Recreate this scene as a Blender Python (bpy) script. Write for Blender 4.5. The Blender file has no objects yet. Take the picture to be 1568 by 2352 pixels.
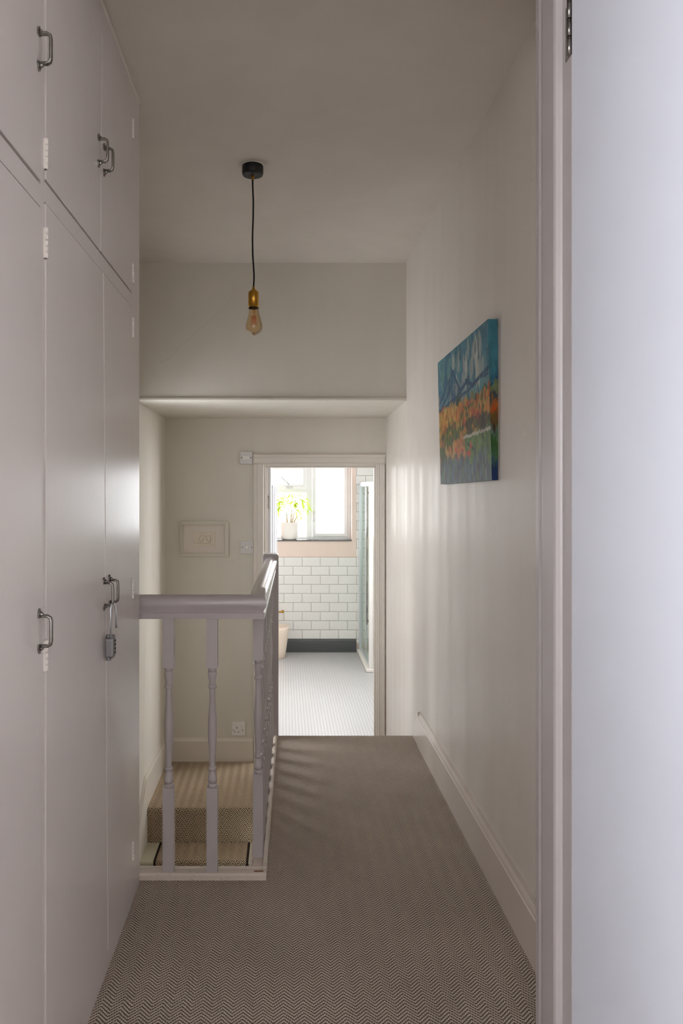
import bpy, math, random
from mathutils import Vector, Matrix
import numpy as np
random.seed(7)
PI = math.pi
sc = bpy.context.scene
COL = sc.collection
EYE = 1.205

# ---------------------------------------------------------------- materials
def lin(r, g, b):
    f = lambda c: (c/255)/12.92 if c <= 10 else (((c/255)+0.055)/1.055)**2.4
    return (f(r), f(g), f(b), 1)

class N:
    def __init__(s, name):
        s.m = bpy.data.materials.new(name); s.m.use_nodes = True
        s.t = s.m.node_tree; s.t.nodes.clear()
        s.out = s.t.nodes.new('ShaderNodeOutputMaterial')
    def n(s, typ, **kw):
        nd = s.t.nodes.new('ShaderNode'+typ)
        for k, v in kw.items(): setattr(nd, k, v)
        return nd
    def l(s, a, b): s.t.links.new(a, b)
    def setin(s, nd, i, v):
        if v is None: return
        if hasattr(v, 'links') or isinstance(v, bpy.types.NodeSocket): s.l(v, nd.inputs[i])
        else: nd.inputs[i].default_value = v
    def math(s, op, a, b=None, c=None, clamp=False):
        nd = s.n('Math', operation=op, use_clamp=clamp)
        s.setin(nd, 0, a); s.setin(nd, 1, b); s.setin(nd, 2, c)
        return nd.outputs[0]
    def coord(s, which='Object'):
        return s.n('TexCoord').outputs[which]
    def noise(s, vec, scale, detail=4, rough=0.5, dims='3D'):
        nd = s.n('TexNoise'); s.l(vec, nd.inputs['Vector'])
        nd.inputs['Scale'].default_value = scale; nd.inputs['Detail'].default_value = detail
        nd.inputs['Roughness'].default_value = rough
        return nd.outputs['Fac']
    def mapping(s, vec, scale=(1,1,1), loc=(0,0,0), rot=(0,0,0)):
        nd = s.n('Mapping'); s.l(vec, nd.inputs['Vector'])
        nd.inputs['Scale'].default_value = scale; nd.inputs['Location'].default_value = loc
        nd.inputs['Rotation'].default_value = rot
        return nd.outputs[0]
    def mix(s, fac, a, b):
        nd = s.n('Mix', data_type='RGBA')
        s.setin(nd, 0, fac); s.setin(nd, 6, a); s.setin(nd, 7, b)
        return nd.outputs[2]
    def rng(s, v, a, b, c, d, kind='LINEAR'):
        nd = s.n('MapRange', interpolation_type=kind)
        s.setin(nd, 0, v)
        for i, x in enumerate((a, b, c, d)): nd.inputs[i+1].default_value = x
        return nd.outputs[0]
    def bump(s, h, strength=0.3, dist=0.01, normal=None):
        nd = s.n('Bump'); s.setin(nd, 'Height', h)
        nd.inputs['Strength'].default_value = strength; nd.inputs['Distance'].default_value = dist
        if normal: s.l(normal, nd.inputs['Normal'])
        return nd.outputs[0]
    def bsdf(s, color, rough=0.5, metal=0.0, normal=None, spec=0.5, **kw):
        b = s.n('BsdfPrincipled')
        s.setin(b, 'Base Color', color); s.setin(b, 'Roughness', rough)
        b.inputs['Metallic'].default_value = metal
        b.inputs['Specular IOR Level'].default_value = spec
        if normal: s.l(normal, b.inputs['Normal'])
        for k, v in kw.items(): s.setin(b, k, v)
        s.l(b.outputs[0], s.out.inputs[0])
        return s.m

def plain(name, color, rough=0.5, metal=0.0, spec=0.5, nz=0.0, bump=0.0, bscale=60):
    k = N(name); co = k.coord()
    col = color
    if nz:
        f = k.rng(k.noise(co, 9, 5), 0.3, 0.7, 1-nz, 1+nz*0.4)
        h = k.n('HueSaturation'); h.inputs['Color'].default_value = color; k.l(f, h.inputs['Value']); col = h.outputs[0]
    nm = k.bump(k.noise(co, bscale, 3), bump, 0.004) if bump else None
    return k.bsdf(col, rough, metal, nm, spec)

def wall_paint(name, color, rough=0.55, scuff=0.0, big=0.25, spec=0.5):
    k = N(name); co = k.coord()
    a = k.noise(co, 2.2, 4); b = k.noise(k.mapping(co, (7, 7, 0.9)), 1.6, 5); c = k.noise(co, 70, 3)
    v = k.math('ADD', k.rng(a, 0.3, 0.7, 0.965, 1.015), k.rng(b, 0.35, 0.75, 0.0, 0.02))
    h = k.n('HueSaturation'); h.inputs['Color'].default_value = color; k.l(v, h.inputs['Value'])
    col = h.outputs[0]
    rgh = k.rng(b, 0.3, 0.7, rough+0.10, rough-0.10)
    hh = k.math('ADD', k.math('MULTIPLY', c, 0.12), k.math('MULTIPLY', a, big))
    if scuff:
        st = k.noise(k.mapping(co, (9, 9, 0.7)), 1.0, 5)
        # fine curved scratches: ridges of a warped noise
        w = k.noise(k.mapping(co, (1, 1.6, 1.2)), 7, 2)
        rid = k.math('ABSOLUTE', k.math('SUBTRACT', w, 0.5))
        line = k.rng(rid, 0.0, 0.006, 1, 0)
        gate = k.rng(k.noise(co, 3.1, 2), 0.5, 0.62, 0, 1)
        scr = k.math('MULTIPLY', line, gate)
        rgh = k.math('ADD', k.rng(st, 0.35, 0.7, rough+0.08, rough-0.06), k.math('MULTIPLY', scr, 0.25))
        hh = k.math('ADD', hh, k.math('MULTIPLY', st, 0.07))
        col = k.mix(k.math('MULTIPLY', scr, scuff), col, lin(238, 232, 224))
        # small dark knocks
        d = k.rng(k.noise(k.mapping(co, (1, 22, 9)), 2.3, 3), 0.78, 0.80, 0, 0.35)
        col = k.mix(d, col, lin(90, 80, 74))
    nm = k.bump(hh, 0.24 if scuff else 0.35, 0.012)
    return k.bsdf(col, rgh, 0, nm, spec)

def gloss_paint(name, color, rough=0.28, grain=0.25, dirt=0.0, axis='Z', big=0.5):
    k = N(name); co = k.coord()
    sc_ = (60, 60, 2.0) if axis == 'Z' else ((2.0, 60, 60) if axis == 'X' else (60, 2.0, 60))
    st = k.noise(k.mapping(co, sc_), 1.5, 4)
    big_ = k.noise(co, 3.5, 2)
    hh = k.math('ADD', k.math('MULTIPLY', st, 0.10), k.math('MULTIPLY', big_, big))
    nm = k.bump(hh, grain, 0.01)
    v = k.rng(big_, 0.3, 0.7, 0.97, 1.01)
    h = k.n('HueSaturation'); h.inputs['Color'].default_value = color; k.l(v, h.inputs['Value'])
    col = h.outputs[0]
    if dirt:
        g = k.noise(k.mapping(co, (14, 14, 14)), 3, 6, 0.7)
        col = k.mix(k.rng(g, 0.60, 0.72, 0, dirt), col, lin(92, 78, 62))
        g2 = k.noise(k.mapping(co, (30, 30, 30)), 3, 4, 0.7)
        col = k.mix(k.rng(g2, 0.62, 0.7, 0, dirt*0.7), col, lin(225, 218, 204))
    return k.bsdf(col, rough, 0, nm, 0.5)

def carpet(name, light, dark, row, slope, period, gap, bead=0.0082, bstr=0.9, wobble=0.008, kn=0.35):
    k = N(name)
    sep = k.n('SeparateXYZ'); k.l(k.n('TexCoord').outputs['UV'], sep.inputs[0])
    nzv = k.noise(k.n('TexCoord').outputs['UV'], 9, 2)
    wob = k.math('MULTIPLY', k.math('SUBTRACT', nzv, 0.5), wobble)
    x = k.math('ADD', k.math('ADD', sep.outputs[0], 10.0), wob); y = k.math('ADD', k.math('ADD', sep.outputs[1], 10.0), wob)
    tri = k.math('PINGPONG', x, period/2)
    t = k.math('DIVIDE', k.math('ADD', y, k.math('MULTIPLY', tri, -slope)), row)
    fr = k.math('FRACT', t); ro = k.math('FLOOR', t)
    ph = k.math('ADD', k.math('MULTIPLY', x, 2*PI/bead), k.math('MULTIPLY', ro, PI))
    bd = k.math('MULTIPLY', k.math('ADD', k.math('SINE', ph), 1.0), 0.5)
    rib = k.math('SINE', k.math('MULTIPLY', fr, PI))
    hgt = k.math('MULTIPLY', rib, k.math('ADD', k.math('MULTIPLY', bd, kn), 1-kn))
    fz = k.noise(k.n('TexCoord').outputs['UV'], 420, 3)
    lo = gap; hi = gap + 0.24
    m = k.rng(k.math('ADD', hgt, k.math('MULTIPLY', k.math('SUBTRACT', fz, 0.5), 0.3)), lo, hi, 0, 1, 'SMOOTHSTEP')
    nb = k.noise(k.n('TexCoord').outputs['UV'], 2.2, 3)
    lt = k.n('HueSaturation'); lt.inputs['Color'].default_value = light
    k.l(k.math('ADD', k.rng(nb, 0.3, 0.7, 0.90, 1.06), k.rng(fz, 0.3, 0.7, -0.10, 0.10)), lt.inputs['Value'])
    col = k.mix(m, dark, lt.outputs[0])
    nm = k.bump(k.math('ADD', hgt, k.math('MULTIPLY', fz, 0.25)), bstr, 0.006)
    return k.bsdf(col, 0.95, 0, nm, 0.12, **{'Sheen Weight': 0.08})

def subway(name, a1, oa, oz):
    """white metro tiles; a1 = horizontal axis index, oa/oz grid origin"""
    k = N(name); sep = k.n('SeparateXYZ'); k.l(k.coord(), sep.inputs[0])
    W, H, g = 0.2025, 0.1012, 0.0016
    a = k.math('DIVIDE', k.math('ADD', sep.outputs[a1], 20*W - oa), W)
    z = k.math('DIVIDE', k.math('ADD', sep.outputs[2], 40*H - oz), H)
    rz = k.math('FLOOR', z); fz = k.math('FRACT', z)
    par = k.math('MULTIPLY', k.math('MODULO', rz, 2.0), 0.5)
    fa = k.math('FRACT', k.math('ADD', a, par))
    da = k.math('MULTIPLY', k.math('MINIMUM', fa, k.math('SUBTRACT', 1.0, fa)), W)
    dz = k.math('MULTIPLY', k.math('MINIMUM', fz, k.math('SUBTRACT', 1.0, fz)), H)
    d = k.math('MINIMUM', da, dz)
    tile = k.rng(d, g*0.6, g*1.1, 0, 1)
    bev = k.rng(d, g, 0.010, 0, 1)
    col = k.mix(tile, lin(110, 103, 98), lin(228, 224, 221))
    nm = k.bump(bev, 0.6, 0.006)
    return k.bsdf(col, k.rng(tile, 0, 1, 0.8, 0.12), 0, nm, 0.5)

def hexmosaic(name):
    k = N(name); sep = k.n('SeparateXYZ'); k.l(k.coord(), sep.inputs[0])
    A = 0.0277; R3 = math.sqrt(3)
    qx = k.math('ADD', k.math('DIVIDE', sep.outputs[1], A), 500.0)
    qy = k.math('ADD', k.math('DIVIDE', sep.outputs[0], A), 300*R3)
    def cell(off):
        ax = k.math('SUBTRACT', k.math('MODULO', k.math('ADD', qx, 0.5*off), 1.0), 0.5)
        ay = k.math('SUBTRACT', k.math('MODULO', k.math('ADD', qy, R3/2*off), R3), R3/2)
        return ax, ay
    a, b = cell(0), cell(1)
    dd = lambda p: k.math('ADD', k.math('MULTIPLY', p[0], p[0]), k.math('MULTIPLY', p[1], p[1]))
    def hd(p):
        x, y = k.math('ABSOLUTE', p[0]), k.math('ABSOLUTE', p[1])
        return k.math('MAXIMUM', x, k.math('ADD', k.math('MULTIPLY', x, 0.5), k.math('MULTIPLY', y, R3/2)))
    sel = k.math('LESS_THAN', dd(a), dd(b))
    h = k.math('ADD', k.math('MULTIPLY', sel, hd(a)), k.math('MULTIPLY', k.math('SUBTRACT', 1.0, sel), hd(b)))
    m = k.rng(h, 0.425, 0.465, 1, 0)
    col = k.mix(m, lin(118, 114, 111), lin(203, 201, 201))
    return k.bsdf(col, k.rng(m, 0, 1, 0.8, 0.25), 0, k.bump(m, 0.4, 0.002), 0.5)

def thin_glass(name, tint=(1,1,1,1), refl=0.06, rough=0.0, fr=0.6):
    k = N(name)
    tr = k.n('BsdfTransparent'); tr.inputs[0].default_value = tint
    gl = k.n('BsdfGlossy'); gl.inputs['Roughness'].default_value = rough
    lw = k.n('LayerWeight'); lw.inputs[0].default_value = 0.25
    f = k.math('MULTIPLY_ADD', lw.outputs['Fresnel'], fr, refl, clamp=True)
    mx = k.n('MixShader'); k.l(f, mx.inputs[0]); k.l(tr.outputs[0], mx.inputs[1]); k.l(gl.outputs[0], mx.inputs[2])
    k.l(mx.outputs[0], k.out.inputs[0])
    return k.m

M = dict(
    wall=wall_paint('warm_white_wall', lin(209, 204, 193), 0.62),
    wall_right=wall_paint('scuffed_white_wall', lin(205, 198, 190), 0.40, scuff=0.45, big=0.2),
    ceil=wall_paint('white_ceiling_paint', lin(205, 198, 190), 0.75),
    room=wall_paint('bedroom_wall_paint', lin(206, 204, 202), 0.7),
    pink=wall_paint('pink_wall_paint', lin(228, 206, 194), 0.6), bath=wall_paint('bathroom_white_paint', lin(226, 226, 224), 0.6),
    cup=gloss_paint('cupboard_gloss', lin(206, 199, 195), 0.24, 0.2, big=0.5),
    cupedge=gloss_paint('cupboard_edge', lin(214, 204, 194), 0.35, 0.2),
    dark=plain('dark_gap', lin(70, 52, 40), 0.9),
    trim=gloss_paint('white_trim_gloss', lin(213, 206, 196), 0.30, 0.15),
    trimx=gloss_paint('skirting_gloss', lin(200, 190, 180), 0.26, 0.2, axis='Y', big=0.3),
    worn=gloss_paint('worn_kerb_paint', lin(200, 188, 176), 0.45, 0.35, dirt=0.75, axis='X'),
    rail=gloss_paint('banister_gloss', lin(178, 171, 171), 0.16, 0.2, axis='Y', big=0.15),
    bal=gloss_paint('baluster_gloss', lin(178, 171, 170), 0.27, 0.12),
    leaf1=gloss_paint('near_door_gloss', lin(212, 215, 224), 0.45, 0.25, big=0.4),
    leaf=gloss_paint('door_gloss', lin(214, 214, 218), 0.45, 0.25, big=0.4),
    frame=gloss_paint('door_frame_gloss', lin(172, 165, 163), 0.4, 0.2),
    carpet=carpet('herringbone_carpet', lin(200, 185, 170), lin(84, 72, 62), 0.0108, 1.02, 0.0475, 0.26, bead=0.0048, bstr=0.6, kn=0.55),
    stair=carpet('herringbone_stair_carpet', lin(222, 200, 170), lin(34, 24, 16), 0.0125, 1.35, 0.050, 0.47, bstr=0.25, wobble=0.0),
    binding=plain('runner_binding', lin(48, 38, 32), 0.9, spec=0.1, bump=0.4, bscale=300),
    black=plain('black_metal', lin(18, 17, 17), 0.45),
    cord=plain('black_fabric_cord', lin(14, 14, 14), 0.9, bump=0.5, bscale=500),
    brass=plain('brushed_brass', lin(196, 148, 62), 0.32, 1.0, bump=0.1),
    steel=plain('aged_chrome', lin(150, 146, 140), 0.25, 1.0, nz=0.5, bump=0.2),
    lock=plain('grey_zinc', lin(132, 132, 134), 0.4, 0.75),
    hinge=plain('painted_hinge', lin(222, 216, 208), 0.35),
    plastic=plain('grey_white_plastic', lin(206, 203, 202), 0.35),
    plastic2=plain('white_plastic', lin(226, 222, 218), 0.35),
    screw=plain('screw_head', lin(110, 100, 96), 0.4, 0.8),
    slot=plain('socket_slot', lin(30, 26, 24), 0.8),
    upvc=plain('white_upvc', lin(236, 236, 236), 0.3),
    anthr=gloss_paint('charcoal_skirting', lin(74, 75, 77), 0.35, 0.15, axis='X'),
    slate=plain('slate_sill', lin(96, 92, 92), 0.25),
    white=plain('white_ceramic', lin(235, 228, 222), 0.35),
    tray=plain('white_shower_tray', lin(232, 226, 220), 0.3),
    chrome=plain('chrome_profile', lin(214, 217, 222), 0.3, 0.8),
    basket=plain('cream_woven', lin(224, 206, 190), 0.8, bump=0.6, bscale=160),
    stem=plain('palm_stem', lin(190, 160, 96), 0.6),
    soil=plain('soil', lin(70, 50, 36), 0.95, bump=0.6, bscale=60),
    tilez=subway('metro_tiles_back', 0, 0.0951, 0.467),
    tiley=subway('metro_tiles_side', 1, 0.05, 0.467),
    hexa=hexmosaic('hexagon_mosaic'),
    glass=thin_glass('window_glass', (0.97, 0.98, 1, 1), 0.04),
    sglass=thin_glass('shower_glass', (0.90, 0.94, 0.91, 1), 0.03, 0, 0.2),
    amber=thin_glass('amber_bulb_glass', (0.93, 0.80, 0.60, 1), 0.07),
    filament=plain('orange_filament', lin(235, 120, 70), 0.5),
    print_=plain('print_paper', lin(214, 202, 186), 0.8),
    mat=plain('mount_board', lin(212, 203, 194), 0.8),
    pframe=gloss_paint('white_picture_frame', lin(206, 200, 188), 0.45, 0.1),
    ink=plain('pencil_ink', lin(135, 126, 116), 0.8),
    wood=plain('bare_stained_wood', lin(140, 72, 26), 0.5, nz=0.5),
    creamstep=gloss_paint('cream_stair_paint', lin(206, 200, 178), 0.35, 0.2, dirt=0.15),
    crack=plain('plaster_crack', lin(160, 150, 138), 0.9),
)
def leafmat():
    k = N('palm_leaf'); co = k.coord()
    col = k.mix(k.noise(co, 14, 3), lin(120, 168, 34), lin(206, 210, 90))
    d = k.n('BsdfDiffuse'); k.l(col, d.inputs[0]); t = k.n('BsdfTranslucent'); k.l(col, t.inputs[0])
    mx = k.n('MixShader'); mx.inputs[0].default_value = 0.5
    k.l(d.outputs[0], mx.inputs[1]); k.l(t.outputs[0], mx.inputs[2]); k.l(mx.outputs[0], k.out.inputs[0])
    return k.m
M['leafgreen'] = leafmat()

# ---------------------------------------------------------------- mesh builder
class MB:
    def __init__(s): s.v = []; s.f = []; s.uv = []; s.sm = []
    def _add(s, vs, fs, smooth=False, uvs=None):
        b = len(s.v); s.v += [tuple(p) for p in vs]
        for i, f in enumerate(fs):
            s.f.append([b+j for j in f]); s.sm.append(smooth)
            s.uv.append(uvs[i] if uvs else None)
        return s
    def box(s, x0, x1, y0, y1, z0, z1, tf=None):
        vs = [(x, y, z) for x in (x0, x1) for y in (y0, y1) for z in (z0, z1)]
        if tf: vs = [tf(Vector(p)) for p in vs]
        fs = [(0,1,3,2), (4,6,7,5), (0,4,5,1), (2,3,7,6), (0,2,6,4), (1,5,7,3)]
        uvs = [[(vs[j][0], vs[j][1]+vs[j][2]) for j in f] for f in fs]
        return s._add(vs, fs, False, uvs)
    def prism(s, poly, axis, a0, a1, smooth=False):
        """poly in the two other axes (in xyz order), extruded along axis a0..a1"""
        def p(u, w, a):
            return {'X': (a, u, w), 'Y': (u, a, w), 'Z': (u, w, a)}[axis]
        n = len(poly)
        vs = [p(u, w, a0) for u, w in poly] + [p(u, w, a1) for u, w in poly]
        fs = [tuple(range(n))[::-1], tuple(range(n, 2*n))]
        arc = [0]
        for i in range(n):
            u, w = poly[i]; u2, w2 = poly[(i+1) % n]; arc.append(arc[-1]+math.hypot(u2-u, w2-w))
        uvs = [[poly[j] for j in range(n)][::-1], [poly[j] for j in range(n)]]
        for i in range(n):
            j = (i+1) % n
            fs.append((i, j, n+j, n+i)); uvs.append([(a0, arc[i]), (a0, arc[i+1]), (a1, arc[i+1]), (a1, arc[i])])
        s._add(vs, fs, smooth, uvs)
        if smooth: s.sm[-len(fs)] = False; s.sm[-len(fs)+1] = False
        return s
    def lathe(s, prof, cx, cy, seg=24, tf=None, cap=True):
        vs = []; fs = []
        for r, z in prof:
            for i in range(seg):
                a = 2*PI*i/seg; vs.append(Vector((cx+r*math.cos(a), cy+r*math.sin(a), z)))
        for k in range(len(prof)-1):
            for i in range(seg):
                j = (i+1) % seg; fs.append((k*seg+i, k*seg+j, (k+1)*seg+j, (k+1)*seg+i))
        if tf: vs = [tf(p) for p in vs]
        s._add(vs, fs, True)
        if cap:
            b = len(s.v)-len(vs)
            s.f.append([b+i for i in range(seg)][::-1]); s.sm.append(False); s.uv.append(None)
            q = b+(len(prof)-1)*seg; s.f.append([q+i for i in range(seg)]); s.sm.append(False); s.uv.append(None)
        return s
    def tube(s, pts, r, seg=10, cap=True, ell=1.0):
        pts = [Vector(p) for p in pts]; n = len(pts); rs = r if isinstance(r, (list, tuple)) else [r]*n
        vs = []; fs = []
        up = None
        for i, p in enumerate(pts):
            d = (pts[min(i+1, n-1)]-pts[max(i-1, 0)]).normalized()
            if up is None: up = Vector((0,0,1)) if abs(d.z) < 0.9 else Vector((0,1,0))
            a = d.cross(up).normalized(); b = a.cross(d).normalized(); up = b
            for k in range(seg):
                t = 2*PI*k/seg; vs.append(p + a*math.cos(t)*rs[i]*ell + b*math.sin(t)*rs[i])
        for i in range(n-1):
            for k in range(seg):
                j = (k+1) % seg; fs.append((i*seg+k, i*seg+j, (i+1)*seg+j, (i+1)*seg+k))
        s._add(vs, fs, True)
        if cap:
            b0 = len(s.v)-len(vs)
            s.f.append([b0+k for k in range(seg)][::-1]); s.sm.append(False); s.uv.append(None)
            s.f.append([b0+(n-1)*seg+k for k in range(seg)]); s.sm.append(False); s.uv.append(None)
        return s
    def quad(s, a, b, c, d): return s._add([a, b, c, d], [(0,1,2,3)])
    def build(s, name, mat, parent=None, bevel=0.0, loc=None):
        me = bpy.data.meshes.new(name)
        o = bpy.data.objects.new(name, me); COL.objects.link(o)
        org = Vector((0,0,0))
        if parent is not None:
            q = parent
            while q is not None: org += q.location; q = q.parent
            o.parent = parent
        if loc is not None:
            o.location = Vector(loc)-org; org = Vector(loc)
        me.from_pydata([tuple(Vector(v)-org) for v in s.v], [], s.f)
        me.materials.append(mat)
        uvl = me.uv_layers.new(name='UVMap')
        for p, sm, uv in zip(me.polygons, s.sm, s.uv):
            p.use_smooth = sm
            if uv:
                for li, c in zip(p.loop_indices, uv): uvl.data[li].uv = c
        import bmesh as bmm
        bm = bmm.new(); bm.from_mesh(me); bmm.ops.recalc_face_normals(bm, faces=bm.faces); bm.to_mesh(me); bm.free()
        me.update()
        if bevel:
            md = o.modifiers.new('bevel', 'BEVEL'); md.width = bevel; md.segments = 2; md.limit_method = 'ANGLE'; md.angle_limit = 0.6
        return o

def thing(name, label, cat, loc, group=None):
    o = bpy.data.objects.new(name, None); COL.objects.link(o); o.location = loc; o.empty_display_size = 0.05
    o['label'] = label; o['category'] = cat
    if group: o['group'] = group
    return o
def tag(o, label, cat, group=None):
    o['label'] = label; o['category'] = cat
    if group: o['group'] = group
    return o
def struct(o, label=None, cat=None):
    o['kind'] = 'structure'
    if label: o['label'] = label
    if cat: o['category'] = cat
    return o
def sempty(name, loc, label=None, cat=None):
    o = bpy.data.objects.new(name, None); COL.objects.link(o); o.location = loc; o.empty_display_size = 0.05
    return struct(o, label, cat)

# ---------------------------------------------------------------- key dimensions
CX = -0.445            # cupboard face
WX = 0.643             # right wall
CZ = 2.41              # ceiling
YB = 3.91              # bulkhead
YD = 4.91              # wall with bathroom door
LZ = -0.585            # lower level
LW = -0.79             # left stairwell wall
YE = 3.65              # end of landing
RZ = 1.688             # recess ceiling

# ---------------------------------------------------------------- shell
b = MB().box(WX, WX+0.12, 1.58, YB, -0.2, CZ)
b.prism([(WX, YB), (0.67, YD), (0.85, YD), (0.763, YB)], 'Z', -0.75, CZ)
struct(b.build('wall_right', M['wall_right']), 'long scuffed off-white wall on the right of the landing', 'wall')

TY0, TY1, TZ0, TZ1 = 3.50, 3.995, 0.10, 1.62
w4 = sempty('added_window_4', (LW-0.06, 3.7, TZ0), 'unseen stairwell window added to light the recess', 'window')  # window added out of view so light reaches the recess and platform
m = MB()
for (ya, yb2, za, zb_) in ((TY0, TY0+0.05, TZ0, TZ1), (TY1-0.05, TY1, TZ0, TZ1), (TY0+0.05, TY1-0.05, TZ0, TZ0+0.05), (TY0+0.05, TY1-0.05, TZ1-0.05, TZ1), (TY0+0.05, TY1-0.05, 0.84, 0.87)): m.box(LW-0.09, LW-0.03, ya, yb2, za, zb_)
m.build('window_frame', M['upvc'], w4)
MB().box(LW-0.06, LW-0.056, TY0+0.05, TY1-0.05, TZ0+0.05, TZ1-0.05).build('pane', M['glass'], w4)
struct(MB().box(LW-0.12, LW, 2.27, TY0, -2.3, CZ).box(LW-0.12, LW, TY1, YD, -2.3, CZ).box(LW-0.12, LW, TY0, TY1, -2.3, TZ0).box(LW-0.12, LW, TY0, TY1, TZ1, CZ).build('wall_left', M['wall']), 'off-white stairwell wall behind the cupboards', 'wall')
# bulkhead
bk = struct(MB().box(LW, WX, YB, YB+0.12, RZ+0.004, CZ).build('wall_bulkhead', M['wall']), 'dropped wall panel above the opening to the lower landing', 'wall')
def crack(name, pts, Y, par, r=0.0006):
    q = []; jr = random.Random(5)
    for (a0, b0_), (a1, b1_) in zip(pts, pts[1:]):
        for k in range(6):
            t = k/6; q.append((a0+(a1-a0)*t+jr.uniform(-1, 1)*1.1, b0_+(b1_-b0_)*t+jr.uniform(-1, 1)*1.1))
    m = MB(); m.tube([((px-653)/1700*Y, Y, EYE-(py-1128)/1700*Y) for px, py in q], r*0.5, 4); return m.build(name, M['crack'], par)
crack('plaster_crack', [(362,833),(384,826),(400,812),(410,796),(430,782),(450,762),(470,745),(496,722),(505,705)], YB, bk)
crack('plaster_crack', [(500,722),(520,705),(528,686),(538,664)], YB, bk, 0.0004)
struct(MB().prism([(YB-0.008, RZ+0.012), (YB-0.012, RZ+0.004), (YB-0.011, RZ-0.004), (YB-0.002, RZ-0.007), (YB+0.02, RZ-0.007), (YB+0.02, RZ+0.015), (YB-0.001, RZ+0.017)], 'X', LW, WX+0.001)
       .build('trim_1', M['wall']), 'plaster bead along the bottom edge of the bulkhead', 'trim')
struct(MB().prism([(YB+0.012, RZ-0.006), (YD, RZ-0.0), (YD, RZ+0.06), (YB+0.12, RZ+0.06), (YB+0.12, RZ+0.002), (YB+0.012, RZ+0.002)], 'X', LW, 0.665)
       .build('ceiling_recess', M['wall']), 'low ceiling over the lower landing', 'ceiling')
# ceiling of hall
ce = struct(MB().box(-1.72, 1.92, -2.3, YB+0.12, CZ, CZ+0.1).build('ceiling', M['ceil']), 'plain white ceiling of the landing', 'ceiling')
# back wall with door opening
OX0, OX1, OZ = -0.139, 0.622, 1.385
b = MB().box(LW-0.12, OX0, YD, YD+0.11, LZ-0.15, RZ+0.05).box(OX0, OX1, YD, YD+0.11, OZ, RZ+0.05).box(OX1, 0.85, YD, YD+0.11, LZ-0.15, RZ+0.05)
wb = struct(b.build('wall_back', M['wall']), 'off-white wall around the bathroom doorway', 'wall')
crack('plaster_crack', [(505,1345),(503,1325),(497,1300),(520,1290),(560,1283),(572,1278)], YD, wb, 0.0004)

# landing floor (carpet) with stairwell cut
LE0, LE1 = (-0.056, 2.292), (-0.034, YE)
def carpet_edge(m, pts):
    pass
m = MB()
# main slab
m.prism([(-1.6, -2.2), (1.8, -2.2), (1.8, 1.5), (WX+0.02, 1.5), (WX+0.02, YE-0.03), (LE1[0]-0.0005, YE-0.03), (LE0[0], LE0[1]), (-0.56, LE0[1]), (-0.56, 0.3), (-1.6, 0.3)], 'Z', -0.22, 0.0)
# rounded nosing at the head of the stairs
arc = [(YE-0.004+0.004*math.sin(a), -0.004+0.004*math.cos(a)) for a in [PI/2*i/6 for i in range(7)]]
m.prism([(YE-0.03, 0.0)]+arc+[(YE, -0.2), (YE-0.03, -0.2)], 'X', LE1[0], WX-0.01)
struct(m.build('floor', M['carpet']), 'brown herringbone carpet covering the landing', 'floor')
# soffit walls beneath the landing
struct(MB().box(-0.1, -0.06, 2.33, YE, -2.3, -0.02).build('wall_stairwell', M['wall']), 'wall under the landing beside the lower stairs', 'wall')
struct(MB().box(LW, -0.06, 1.9, 2.28, -2.3, -0.23).build('wall_front', M['wall']), 'wall under the near landing', 'wall')
struct(MB().box(LW, 0.0, 2.27, 4.2, -2.4, -2.3).build('floor_lower', M['carpet']), 'floor of the storey below', 'floor')

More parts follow.
